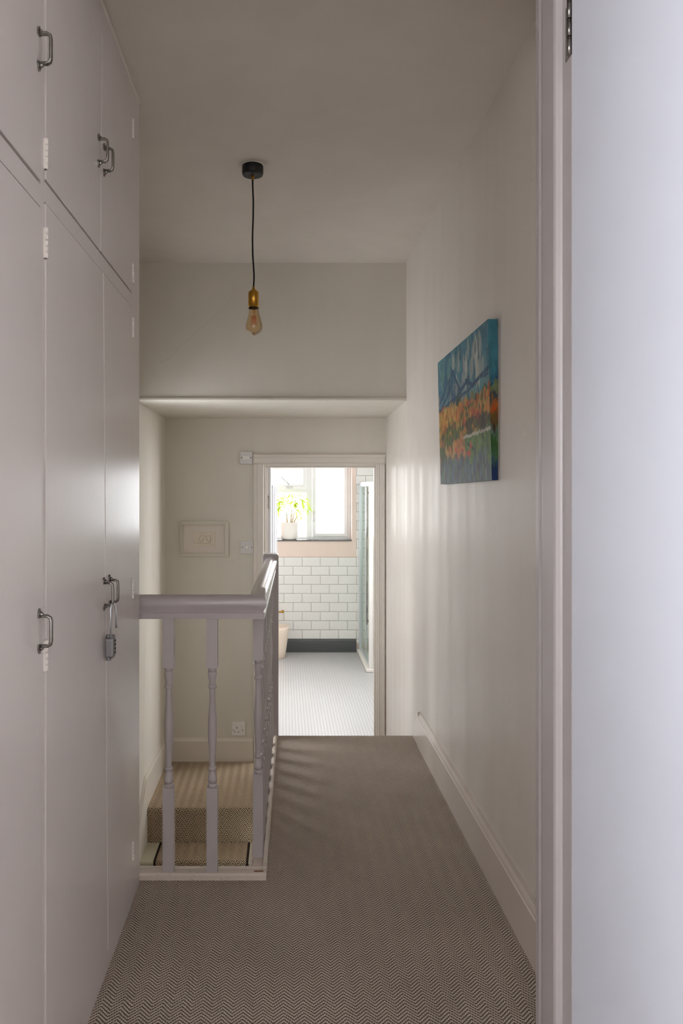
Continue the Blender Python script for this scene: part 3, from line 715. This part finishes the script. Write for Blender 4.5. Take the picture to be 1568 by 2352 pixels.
# stations: start at cupboard, mitre at corner, end at newel
secs = []
secs.append([(CX-0.09, yc-u, z_) for u, z_ in rp_])
cxr = xc(yc)
secs.append([(cxr+u, yc-u, z_) for u, z_ in rp_])
secs.append([(xc(YE-0.05)+u, YE-0.05, z_+0.004) for u, z_ in rp_])
def seg(a, b_, steps):
    for k in range(steps):
        t0, t1 = k/steps, (k+1)/steps
        va = [Vector(p).lerp(Vector(q), t0) for p, q in zip(a, b_)]; vb = [Vector(p).lerp(Vector(q), t1) for p, q in zip(a, b_)]
        m._add(va+vb, [(i, (i+1) % n, n+(i+1) % n, n+i) for i in range(n)], True)
seg(secs[0], secs[1], 1); seg(secs[1], secs[2], 6)
o = m.build('handrail', M['rail'], ba)
import bmesh
bm = bmesh.new(); bm.from_mesh(o.data); bmesh.ops.remove_doubles(bm, verts=bm.verts, dist=1e-5); bmesh.ops.recalc_face_normals(bm, faces=bm.faces); bm.to_mesh(o.data); bm.free()
md = o.modifiers.new('es', 'EDGE_SPLIT'); md.split_angle = math.radians(42)
# newel
m = MB(); nx0, nx1 = -0.106, -0.029
pts = [(nx0, -0.10), (nx1, -0.10), (nx1, 0.885)]+[(nx1-0.012+0.012*math.cos(a), 0.888+0.012*math.sin(a)) for a in (0.3, 0.8, 1.3)]+[(nx0+0.012-0.012*math.cos(a), 0.888+0.012*math.sin(a)) for a in (1.3, 0.8, 0.3)]+[(nx0, 0.885)]
m.prism([(nx1-0.004 if False else u, z_) for u, z_ in pts], 'Y', YE-0.055, YE+0.02)
m.build('newel_post', M['bal'], ba, 0.002)
# balusters
def baluster_prof():
    z = lambda py: EYE-(py-1128)/734.
    L = [(1807, .0125), (1805, .0135), (1800, .0137), (1799.0, .0128), (1798.6, .0110), (1797.6, .0110), (1797.2, .0125), (1793, .0147), (1787, .0145), (1778, .0112), (1770, .0097),
         (1769.4, .0097), (1769.0, .0118), (1766.6, .0134), (1763.2, .0134), (1760.8, .0118), (1760.4, .0092), (1745, .0095), (1720, .0112), (1695, .0134), (1675, .0140), (1655, .0136),
         (1635, .0118), (1615, .0100), (1600, .0094), (1581.6, .0092), (1581.2, .0118), (1578.6, .0136), (1575, .0136), (1572.4, .0118), (1572.0, .0098), (1560, .0114), (1552, .0138),
         (1547, .0146), (1543, .0140), (1541.3, .0122), (1540.9, .0108), (1540.2, .0108), (1539.8, .0132), (1536, .0142), (1534, .0136), (1532, .0125)]
    return [(r, z(y)) for y, r in L]
bp = baluster_prof()
def baluster(x, y, lift=0.0):
    m = MB()
    def tf(p): return p
    m.lathe([(r, z_) for r, z_ in bp], x, y, 20)
    h = 0.0168
    m.box(x-h, x+h, y-h, y+h, 0.009, bp[0][1]+0.001); m.box(x-h, x+h, y-h, y+h, bp[-1][1]-0.001, 0.809)
    return m
m0 = baluster(-0.362, yc-0.003)
b0 = m0.build('baluster', M['bal'], ba, loc=(-0.362, yc-0.003, 0))
md = b0.modifiers.new('es', 'EDGE_SPLIT'); md.split_angle = math.radians(50)
spots = [(-0.2255, yc-0.003)]+[(side_x(2.43+0.1295*i, -0.0325), 2.43+0.1295*i) for i in range(9)]
for x, y in spots:
    c_ = b0.copy(); COL.objects.link(c_); c_.parent = ba
    c_.location = Vector((x, y, 0))-ba.location

# ---------------------------------------------------------------- cupboards
def handle(door, y, z, name='handle'):
    m = MB(); X0 = CX+0.003
    pts = [(X0+0.001, y, z-0.027), (X0+0.016, y, z-0.027), (X0+0.021, y, z-0.024), (X0+0.0225, y, z-0.018), (X0+0.0225, y, z+0.018), (X0+0.021, y, z+0.024), (X0+0.016, y, z+0.027), (X0+0.001, y, z+0.027)]
    m.tube(pts, 0.0034, 8, ell=1.6)
    for s in (-1, 1):
        # leaf-shaped foot plates
        pr = [(y-0.006, z+s*0.024), (y-0.0065, z+s*0.030), (y-0.005, z+s*0.036), (y, z+s*0.041), (y+0.005, z+s*0.036), (y+0.0065, z+s*0.030), (y+0.006, z+s*0.024)]
        m.prism(pr, 'X', X0-0.001, X0+0.003)
        m.tube([(X0+0.002, y, z+s*0.034), (X0+0.005, y, z+s*0.030), (X0+0.009, y, z+s*0.0272)], [0.003, 0.0045, 0.003], 8)
    return m.build(name, M['steel'], door)
def hinge(door, y, z):
    m = MB(); X0 = CX+0.003
    for i in range(5):
        m.lathe([(0.0036, z-0.028+i*0.0115), (0.0036, z-0.028+i*0.0115+0.0110)], X0+0.001, y, 10)
    m.box(X0-0.005, X0+0.001, y-0.0035, y+0.0035, z-0.028, z+0.028)
    return m.build('hinge', M['hinge'], door)
def door(par, name, pts, handles=(), hinges=(), proud=0.0025):
    """pts: four (y,z) corners on the cupboard face"""
    m = MB(); m.prism(pts, 'X', CX-0.012, CX+proud)
    d = m.build(name, M['cup'], par, 0.0012)
    for y, z in handles: handle(d, y, z)
    for y, z in hinges: hinge(d, y, z)
    return d
F0 = CX-0.35
cA = thing('built_in_cupboard', 'near built-in cupboard at the left edge, one tall door under a short one', 'cupboard', (CX-0.17, 0.8, 0))
MB().box(F0, CX-0.014, 0.30, 1.3635, 0.0, 2.392).build('carcass', M['dark'], cA)
def fp(y, z): return (y, z)
m = MB()
m.box(CX-0.014, CX, 1.350, 1.3635, 0, 2.392); m.box(CX-0.014, CX, 0.30, 0.80, 0, 2.392)
m.box(CX-0.014, CX, 0.80, 1.350, 1.7235, 1.764); m.box(CX-0.014, CX, 0.80, 1.350, 2.36, 2.392); m.box(CX-0.014, CX, 0.80, 1.350, 0.0, 0.048)
m.build('face_frame', M['cup'], cA)
door(cA, 'upper_door', [(0.806, 1.767), (1.3475, 1.770), (1.3475, 2.358), (0.806, 2.358)], [(1.330, 2.000)])
door(cA, 'tall_door', [(0.806, 0.051), (1.3475, 0.051), (1.3475, 1.7195), (0.806, 1.7195)], [(1.332, 0.953)])
cB = thing('built_in_cupboard', 'far built-in cupboard beside the stairwell, two pairs of doors', 'cupboard', (CX-0.17, 1.8, 0))
MB().box(F0, CX-0.014, 1.364, 2.27, 0.0, 2.392).build('carcass', M['dark'], cB)
m = MB()
m.box(CX-0.014, CX, 1.364, 1.372, 0, 2.392)
m.box(CX-0.014, CX, 2.158, 2.27, 0, 2.392)
m.box(CX-0.35, CX-0.014, 2.262, 2.2705, 0, 2.392)
m.box(CX-0.014, CX, 1.372, 2.158, 1.742, 1.780); m.box(CX-0.014, CX, 1.372, 2.158, 2.36, 2.392); m.box(CX-0.014, CX, 1.372, 2.158, 0.0, 0.048)
m.build('face_frame', M['cup'], cB)
door(cB, 'upper_door', [(1.3745, 1.784), (1.7800, 1.784), (1.7955, 2.358), (1.3745, 2.358)], [(1.757, 2.014)], [(1.371, 1.829)])
door(cB, 'upper_door', [(1.7850, 1.784), (2.155, 1.784), (2.155, 2.358), (1.8020, 2.358)], [(1.812, 2.016)], [(2.157, 2.26), (2.157, 1.839)])
door(cB, 'tall_door', [(1.3745, 0.051), (1.8560, 0.051), (1.8070, 1.739), (1.3745, 1.739)], [(1.812, 0.953)], [(1.371, 1.664), (1.371, 0.900), (1.371, 0.155)])
door(cB, 'tall_door', [(1.8620, 0.051), (2.155, 0.051), (2.155, 1.739), (1.8145, 1.739)], [(1.868, 0.953)], [(2.157, 1.681), (2.157, 0.920), (2.157, 0.155)])
m = MB().prism([(1.8562, 0.051), (1.8612, 0.051), (1.8138, 1.739), (1.8080, 1.739)], 'X', CX-0.010, CX+0.002)
m.prism([(1.7802, 1.784), (1.7845, 1.784), (1.789, 1.97), (1.7852, 1.97)], 'X', CX-0.010, CX+0.002)
m.build('pale_door_edge', M['hinge'], cB)
struct(MB().prism([(CX-0.02, CZ), (CX-0.02, 2.386), (CX-0.004, 2.386), (CX+0.002, 2.392), (CX+0.003, 2.402), (CX-0.004, CZ)], 'Y', 0.3, 2.272).build('trim_2', M['ceil']), 'plaster line where the cupboards meet the ceiling', 'trim')
struct(MB().box(F0-0.02, F0, 0.3, 2.27, -0.2, CZ).build('wall_cupboard', M['wall']), 'wall behind the cupboards', 'wall')

# padlock hanging on the second tall door handle
pk = thing('padlock', 'grey combination padlock hanging open from the middle lower cupboard handle', 'padlock', (CX+0.02, 1.815, 0.80))
kx, ky = CX+0.0265, 1.813
rr = 0.0026
m = MB()
top = 0.926
pts = [(kx+0.004, ky+0.012, 0.868), (kx+0.003, ky+0.012, top-0.012), (kx+0.001, ky+0.010, top-0.003), (kx-0.001, ky+0.004, top+0.003), (kx-0.003, ky-0.003, top+0.003), (kx-0.004, ky-0.009, top-0.003), (kx-0.005, ky-0.011, top-0.012), (kx-0.004, ky-0.009, 0.848)]
m.tube(pts, rr, 10); m.build('shackle', M['chrome'], pk)
m = MB()
bx0, bx1, by0, by1, bz0, bz1 = kx-0.018, kx+0.002, ky-0.014, ky+0.016, 0.797, 0.853
m.prism([(by0+0.004, bz0), (by1-0.004, bz0), (by1, bz0+0.006), (by1, bz1-0.010), (by1-0.008, bz1), (by0+0.008, bz1), (by0, bz1-0.010), (by0, bz0+0.006)], 'X', bx0, bx1)
bod = m.build('body', M['lock'], pk, 0.003)
for i in range(4):
    zz = bz0+0.012+i*0.0095
    MB().lathe([(0.0050, -0.003), (0.0056, -0.0022), (0.0056, 0.0022), (0.0050, 0.003)], bx1-0.0035, ky+0.008, 14, lambda p, zz=zz: Vector((p.x, p.y, p.z+zz))).build('dial_wheel', M['black'], bod)
MB().lathe([(0.006, bz0-0.005), (0.0065, bz0-0.003), (0.0065, bz0+0.002)], (bx0+bx1)/2-0.003, ky-0.004, 18).build('release_button', M['lock'], bod)
MB().lathe([(0.005, bz1-0.006), (0.005, bz1+0.001), (0.004, bz1+0.002)], (bx0+bx1)/2-0.003, ky-0.008, 18).build('shackle_socket', M['lock'], bod)

# ---------------------------------------------------------------- pendant lamp
LX, LY = -0.1175, 2.74
pd = thing('pendant_lamp', 'bare filament bulb in a brass holder hanging from a black ceiling rose', 'ceiling lamp', (LX, LY, CZ))
MB().lathe([(0.0385, CZ), (0.0395, CZ-0.003), (0.0395, CZ-0.028), (0.037, CZ-0.035), (0.0, CZ-0.036)], LX, LY, 40).build('ceiling_rose', M['black'], pd)
MB().lathe([(0.043, CZ), (0.042, CZ-0.0025), (0.03, CZ-0.003)], LX, LY+0.003, 30).build('plaster_ring', M['trim'], pd)
m = MB().lathe([(0.0045, CZ-0.035), (0.005, CZ-0.036), (0.005, CZ-0.050), (0.004, CZ-0.052)], LX, LY, 16); m.build('cord_grip', M['brass'], pd)
def LP(px, py): return ((px-653)/1700*LY, LY, EYE-(py-1128)/1700*LY)
m = MB(); cps = [(580, 404), (580, 420), (580.5, 440), (581.5, 460), (581.2, 500), (580, 530), (579.7, 550), (580.2, 585), (581.8, 610), (583.2, 630), (583, 645), (582, 660)]
m.tube([LP(*q) for q in cps], 0.0030, 10); m.build('cord', M['cord'], pd)
sx = LP(582, 660)[0]
zz = lambda py: EYE-(py-1128)/1700*LY
SK = [(0.0045, zz(659)), (0.0055, zz(662)), (0.0062, zz(665)), (0.014, zz(668)), (0.0195, zz(672)), (0.0195, zz(707)), (0.0182, zz(707)), (0.017, zz(700))]
MB().lathe(SK, sx, LY, 36).build('lamp_holder', M['brass'], pd)
MB().lathe([(0.0190, zz(707)+0.0006), (0.0196, zz(707)), (0.0190, zz(708.5)), (0.013, zz(706))], sx, LY, 30, cap=False).build('holder_rim', M['slot'], pd)
bxx = sx+0.002
BL = [(0.0150, zz(703)), (0.0165, zz(710)), (0.0195, zz(720)), (0.0250, zz(733)), (0.0298, zz(744)), (0.0312, zz(750)), (0.0300, zz(756)), (0.0245, zz(762)), (0.0150, zz(766)), (0.0085, zz(767.5)), (0.0075, zz(768.5)), (0.004, zz(770)), (0.0004, zz(770.5))]
bu = MB().lathe(BL, bxx, LY, 36, cap=False).build('bulb', M['amber'], pd)
MB().lathe([(0.006, zz(705)), (0.004, zz(716)), (0.0015, zz(722)), (0.001, zz(748))], bxx, LY, 12).build('glass_stem', M['amber'], bu)
m = MB()
for a in range(6):
    t = a*PI/3+0.3
    m.tube([(bxx+0.007*math.cos(t), LY+0.007*math.sin(t), zz(725)), (bxx+0.0085*math.cos(t+0.3), LY+0.0085*math.sin(t+0.3), zz(748))], 0.0010, 6)
m.build('filament', M['filament'], bu)

# ---------------------------------------------------------------- painting
PW, PH, PT = 0.73, 0.485, 0.029
NU, NV = 260, 200
rg = np.random.RandomState(11)
img = np.zeros((NV, NU, 3))
def S(r, g, b): return np.array(lin(r, g, b)[:3])
vv, uu = np.mgrid[0:NV, 0:NU]; V_ = (vv+0.5)/NV; U_ = (uu+0.5)/NU
def fill(mask, col): img[mask] = col
ridge = 0.605+0.05*np.sin(U_*3.2+0.2)+0.012*np.sin(U_*17)
fill(V_ > ridge, S(92, 150, 168)); fill(V_ <= ridge, S(96, 112, 52)); fill(V_ < 0.17, S(72, 92, 96))
def stroke(u, v, w, h, ang, col, op=0.9):
    du = (U_-u)*PW; dv = (V_-v)*PH; c_, s_ = math.cos(ang), math.sin(ang)
    a = (du*c_+dv*s_)/w; b_ = (-du*s_+dv*c_)/h
    b2 = b_; wd = np.clip(1-b2*b2, 0, 1)
    m_ = (np.abs(a) < wd) & (np.abs(b_) < 1)
    n_ = 0.85+0.3*((np.sin(U_*PW*700+u*90)+1)/2)
    img[m_] = img[m_]*(1-op)+np.clip(np.outer(n_[m_], col), 0, 1)*op
def many(n, u0, u1, v0, v1, w, h, cols, op=0.85, tilt=0.3):
    w = w*2.3; h = h*0.8
    for i in range(int(n*0.8)):
        stroke(rg.uniform(u0, u1), rg.uniform(v0, v1), w*rg.uniform(.5, 1.5), h*rg.uniform(.5, 1.5), rg.normal(0, tilt), S(*cols[rg.randint(len(cols))]), op*rg.uniform(.6, 1))
sky = [(70, 140, 165), (95, 160, 175), (60, 120, 150), (120, 170, 178), (52, 108, 132), (110, 160, 160)]
many(170, 0, 1, 0.62, 1.02, 0.016, 0.05, sky)
many(26, 0.35, 0.9, 0.68, 0.92, 0.010, 0.045, [(200, 205, 196), (176, 192, 190), (190, 190, 180)], 0.8)
stroke(0.80, 0.84, 0.022, 0.075, 0.05, S(205, 210, 200)); stroke(0.62, 0.78, 0.018, 0.07, -0.1, S(205, 208, 198)); stroke(0.42, 0.72, 0.014, 0.045, -0.2, S(190, 196, 188))
many(24, 0.0, 0.55, 0.60, 0.72, 0.008, 0.03, [(50, 100, 140), (80, 130, 160), (150, 160, 160)], 0.8)
for u0, v0, u1, v1 in ((0.0, 0.60, 0.45, 0.63), (0.4, 0.60, 0.95, 0.68), (0.05, 0.66, 0.35, 0.84), (0.36, 0.82, 0.5, 0.66), (0.5, 0.66, 0.63, 0.70), (0.63, 0.70, 0.72, 0.655), (0.72, 0.655, 1.0, 0.70), (0.1, 0.62, 0.28, 0.72)):
    for k in range(14):
        t = k/13; stroke(u0+(u1-u0)*t, v0+(v1-v0)*t+rg.normal(0, .006), 0.006, 0.030, -math.atan2((u1-u0)*PW, (v1-v0)*PH), S(28, 84, 124), 0.85)
fld = [(214, 150, 60), (196, 128, 50), (112, 128, 40), (60, 96, 34), (222, 176, 90), (196, 90, 40), (50, 70, 40)]
many(240, 0, 1, 0.34, 0.585, 0.0085, 0.026, fld, 0.95, 0.15)
many(50, 0.0, 0.45, 0.48, 0.58, 0.011, 0.022, [(222, 160, 72), (214, 140, 56), (228, 180, 96)], 0.95, 0.3)
many(34, 0.35, 1, 0.42, 0.56, 0.008, 0.02, [(222, 96, 40), (210, 120, 56), (226, 150, 70)], 0.95, 0.3)
many(30, 0.6, 1, 0.33, 0.42, 0.012, 0.02, [(44, 34, 22), (70, 46, 26), (40, 60, 30)], 0.9, 0.5)
many(120, 0, 0.6, 0.16, 0.36, 0.007, 0.026, [(96, 120, 44), (60, 88, 40), (212, 140, 70), (120, 140, 60), (70, 70, 80)], 0.9, 0.15)
fill((V_ > 0.13+0.02*np.sin(U_*9)) & (V_ < 0.315) & (U_ > 0.60+0.02*np.sin(V_*60)), S(104, 140, 70))
many(60, 0.62, 1, 0.14, 0.30, 0.014, 0.018, [(110, 148, 72), (84, 124, 54), (130, 160, 96), (70, 112, 60)], 0.7, 0.6)
for k in range(26): stroke(0.50+0.52*k/25, 0.318+0.010*k/25+rg.normal(0, .003), 0.012, 0.006, 0.15, S(214, 206, 190), 0.9)
for k in range(12): stroke(0.62+0.1*k/11, 0.27-0.05*k/11, 0.004, 0.008, -0.9, S(30, 44, 52), 0.9)
many(36, 0.15, 0.55, 0.19, 0.30, 0.009, 0.022, [(226, 160, 96), (216, 132, 80), (222, 176, 110)], 0.95, 0.2)
many(12, 0.15, 0.7, 0.17, 0.30, 0.006, 0.014, [(226, 84, 50), (214, 70, 56)], 0.95, 0.2)
many(190, 0, 0.92, -0.02, 0.17, 0.006, 0.032, [(76, 108, 124), (96, 116, 128), (70, 60, 78), (86, 116, 76), (110, 130, 130), (50, 74, 96)], 0.9, 0.12)
many(90, 0, 1, 0.2, 0.58, 0.002, 0.02, [(40, 56, 30), (60, 44, 34), (30, 60, 60), (150, 96, 40)], 0.85, 0.2)
many(70, 0, 1, 0.6, 1.0, 0.003, 0.03, [(40, 90, 120), (130, 160, 160), (30, 80, 96)], 0.7, 0.4)
img *= 0.97+0.05*rg.rand(NV, NU, 1)
side_cols = [(1.0, (70, 135, 150)), (0.66, (60, 120, 145)), (0.62, (30, 80, 120)), (0.60, (130, 140, 90)), (0.56, (70, 80, 80)), (0.50, (190, 110, 50)), (0.45, (215, 90, 36)), (0.43, (120, 90, 40)), (0.36, (50, 34, 22)), (0.32, (120, 140, 130)), (0.30, (60, 110, 50)), (0.18, (80, 130, 90)), (0.12, (30, 60, 110)), (0.0, (24, 60, 84))]
def pick(v):
    for i in range(len(side_cols)-1):
        if v >= side_cols[i+1][0]:
            return S(*side_cols[i][1])
    return S(*side_cols[-1][1])
Yn, Yf = 2.228, 2.958; zb = 1.238
pt = thing('landscape_painting', 'unframed canvas of a colourful abstract landscape on the right wall', 'painting', (WX, (Yn+Yf)/2, zb))
def pxyz(u, v, d):   # u 0 far .. 1 near; v 0 bottom..1 top; d depth from face
    xb = 0.624-0.0 ; xt = 0.612
    return Vector((xb+(xt-xb)*v+d, Yf+(Yn-Yf)*u, zb+PH*v-0.006*(1-u)))
verts = []; faces = []; cols = []
for j in range(NV+1):
    for i in range(NU+1): verts.append(pxyz(i/NU, j/NV, 0))
for j in range(NV):
    for i in range(NU):
        a = j*(NU+1)+i; faces.append((a, a+1, a+NU+2, a+NU+1)); cols.append(img[j, i])
def sidegrid(fn, n1, n2, cf):
    base = len(verts)
    for j in range(n2+1):
        for i in range(n1+1): verts.append(fn(i/n1, j/n2))
    for j in range(n2):
        for i in range(n1):
            a = base+j*(n1+1)+i; faces.append((a, a+1, a+n1+2, a+n1+1)); cols.append(cf((i+.5)/n1, (j+.5)/n2))
nr = lambda: 0.85+0.3*rg.rand()
edge_img = np.zeros((240, 24, 3))
for a_i in range(240):
    for b_i in range(24):
        s_, v_ = (b_i+.5)/24, (a_i+.5)/240
        edge_img[a_i, b_i] = pick(v_+0.020*math.sin(s_*3+1)-0.03*s_+0.004*math.sin(s_*23+v_*60))
for _ in range(150):
    v0_, s0_ = rg.uniform(0, 1), rg.uniform(0, 1); cc = pick(min(0.999, max(0, v0_+rg.normal(0, 0.02))))*rg.uniform(0.75, 1.3)
    A_, B_ = np.mgrid[0:240, 0:24]; mm_ = (np.abs((A_+.5)/240-v0_) < 0.035*(1-((B_+.5)/24-s0_)**2*40)) & (np.abs((B_+.5)/24-s0_) < 0.16)
    edge_img[mm_] = edge_img[mm_]*0.45+cc*0.55
sidegrid(lambda s, v: pxyz(1, v, PT*s), 24, 240, lambda s, v: edge_img[min(239, int(v*240)), min(23, int(s*24))])
sidegrid(lambda s, v: pxyz(0, v, PT*s), 2, 60, lambda s, v: pick(v)*nr())
sidegrid(lambda u, s: pxyz(u, 1, PT*s), 80, 2, lambda u, s: S(70, 135, 150)*nr())
sidegrid(lambda u, s: pxyz(u, 0, PT*s), 80, 2, lambda u, s: S(50, 74, 86)*nr())
sidegrid(lambda u, v: pxyz(u, v, PT), 1, 1, lambda u, s: S(200, 190, 170))
me = bpy.data.meshes.new('canvas'); me.from_pydata([tuple(p-pt.location) for p in verts], [], faces)
at = me.color_attributes.new('Paint', 'FLOAT_COLOR', 'CORNER')
buf = np.ones((len(me.loops), 4), dtype=np.float32)
for p, c_ in zip(me.polygons, cols): buf[p.loop_start:p.loop_start+p.loop_total, :3] = np.clip(c_, 0, 1)
at.data.foreach_set('color', buf.ravel())
k = N('oil_paint'); a_ = k.n('Attribute', attribute_name='Paint')
bw = k.n('RGBToBW'); k.l(a_.outputs['Color'], bw.inputs[0])
nz = k.noise(k.mapping(k.coord(), (1, 60, 30)), 1.5, 3)
hs = k.n('HueSaturation'); hs.inputs['Saturation'].default_value = 1.02; hs.inputs['Value'].default_value = 0.60; k.l(a_.outputs['Color'], hs.inputs['Color'])
k.bsdf(hs.outputs[0], 0.5, 0, k.bump(k.math('ADD', k.math('MULTIPLY', bw.outputs[0], 0.5), k.math('MULTIPLY', nz, 0.4)), 0.3, 0.003), 0.3)
me.materials.append(k.m)
cv = bpy.data.objects.new('canvas', me); COL.objects.link(cv); cv.parent = pt
bm = bmesh.new(); bm.from_mesh(me); bmesh.ops.recalc_face_normals(bm, faces=bm.faces); bm.to_mesh(me); bm.free()
MB().box(WX-0.009, WX+0.0005, Yn+0.05, Yf-0.05, zb+0.05, zb+PH-0.06).build('stretcher', M['wood'], pt)

# ---------------------------------------------------------------- near doorway on the right
fr1 = sempty('door_1', (0.56, 1.42, 0), 'open white door and frame at the right edge, close to the camera', 'door')
m = MB()
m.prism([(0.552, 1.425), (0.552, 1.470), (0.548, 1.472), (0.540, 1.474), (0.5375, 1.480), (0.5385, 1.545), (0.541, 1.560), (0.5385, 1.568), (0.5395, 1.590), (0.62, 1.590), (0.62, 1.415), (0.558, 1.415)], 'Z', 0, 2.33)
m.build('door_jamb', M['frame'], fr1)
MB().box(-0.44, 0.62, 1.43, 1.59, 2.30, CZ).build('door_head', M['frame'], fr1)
def ltf(p): return p
lf1 = MB().prism([(0.5505, 1.419), (0.5515, 0.665), (0.588, 0.665), (0.588, 1.419)], 'Z', 0.012, 2.292).build('door_leaf', M['leaf1'], fr1, 0.002)
m = MB().lathe([(0.0045, 2.045), (0.0045, 2.078)], 0.5475, 1.424, 12).lathe([(0.0045, 2.080), (0.0045, 2.112)], 0.5475, 1.424, 12).lathe([(0.0045, 2.114), (0.0045, 2.15)], 0.5475, 1.424, 12)
m.box(0.551, 0.5535, 1.424, 1.452, 2.045, 2.15)
m.build('hinge', M['steel'], lf1)

# bedroom behind the camera (an unseen window is added here to light the hall)
struct(MB().box(0.60, 1.92, 1.46, 1.58, 0, CZ).build('wall_doorway', M['room']), 'bedroom wall beside the near door', 'wall')
struct(MB().box(1.8, 1.92, -2.2, 1.5, 0, CZ).build('wall_bedroom_right', M['room']), 'bedroom wall', 'wall')
BY0, BY1, BZ0, BZ1 = -2.12, -1.0, 0.75, 2.1
m = MB().box(-1.72, -1.6, -2.2, BY0, 0, CZ).box(-1.72, -1.6, BY1, 0.3, 0, CZ).box(-1.72, -1.6, BY0, BY1, 0, BZ0).box(-1.72, -1.6, BY0, BY1, BZ1, CZ)
struct(m.build('wall_bedroom_left', M['room']), 'bedroom wall with the added window', 'wall')
struct(MB().box(-1.72, F0, 0.18, 0.30, 0, CZ).build('wall_bedroom_front', M['room']), 'bedroom wall', 'wall')
struct(MB().box(-1.72, 1.92, -2.32, -2.2, 0, CZ).build('wall_bedroom_back', M['room']), 'bedroom wall', 'wall')
w2 = sempty('added_window_2', (-1.66, -1.56, BZ0), 'unseen bedroom window added for the hall light', 'window')  # added out of view, set to one side so hall light stays indirect
m = MB()
for (ya, yb2, za, zb_) in ((BY0, BY0+0.05, BZ0, BZ1), (BY1-0.05, BY1, BZ0, BZ1), (BY0+0.05, BY1-0.05, BZ0, BZ0+0.05), (BY0+0.05, BY1-0.05, BZ1-0.05, BZ1), (-1.59, -1.53, BZ0+0.05, BZ1-0.05)): m.box(-1.69, -1.63, ya, yb2, za, zb_)
m.build('window_frame', M['upvc'], w2)
MB().box(-1.665, -1.661, BY0+0.05, BY1-0.05, BZ0+0.05, BZ1-0.05).build('pane', M['glass'], w2)

# ---------------------------------------------------------------- light
def area(name, loc, rot, sx, sy, power, col):
    L = bpy.data.lights.new(name, 'AREA'); L.shape = 'RECTANGLE'; L.size = sx; L.size_y = sy; L.energy = power; L.color = col
    o = bpy.data.objects.new(name, L); COL.objects.link(o); o.location = loc; o.rotation_euler = rot; return o
area('bathroom_daylight', (0.28, YW+0.55, 1.25), (-PI/2, 0, 0), 1.5, 1.5, 60, (1.0, 0.985, 0.95))
area('added_stair_light', (LW-0.25, 3.75, 0.95), (0, -PI/2, 0), 1.7, 0.65, 30, (1.0, 0.98, 0.94))  # lamp added behind the unseen stair window to brighten the recess
area('added_bath_side_light', (BX1+0.35, 6.02, 1.0), (0, PI/2, 0), 1.5, 1.6, 140, (1.0, 0.985, 0.94))  # lamp added behind the unseen side window, lifts the left recess wall
area('added_bedroom_light', (-1.95, -1.55, 1.5), (0, -PI/2, 0), 1.7, 1.5, 660, (0.95, 0.965, 1.0))  # lamp added outside the unseen bedroom window, lights hall and near door
w = bpy.data.worlds.new('sky'); sc.world = w; w.use_nodes = True
bg = w.node_tree.nodes['Background']; bg.inputs[0].default_value = (0.93, 0.96, 1.0, 1); bg.inputs[1].default_value = 4.0

# ---------------------------------------------------------------- camera
cam = bpy.data.cameras.new('camera'); co_ = bpy.data.objects.new('camera', cam); COL.objects.link(co_)
co_.location = (0, 0, EYE); co_.rotation_euler = (PI/2, 0, 0)
cam.sensor_fit = 'VERTICAL'; cam.sensor_height = 36; cam.lens = 36*1700/2352
cam.shift_x = (784-653)/2352; cam.shift_y = -(1176-1128)/2352
cam.clip_start = 0.02
sc.camera = co_
sc.view_settings.view_transform = 'Standard'; sc.view_settings.look = 'None'
sc.view_settings.gamma = 1; sc.view_settings.use_curve_mapping = False
sc.view_settings.exposure = 0.13
sc.cycles.max_bounces = 16; sc.cycles.diffuse_bounces = 10; sc.cycles.transparent_max_bounces = 16
sc.cycles.sample_clamp_indirect = 6
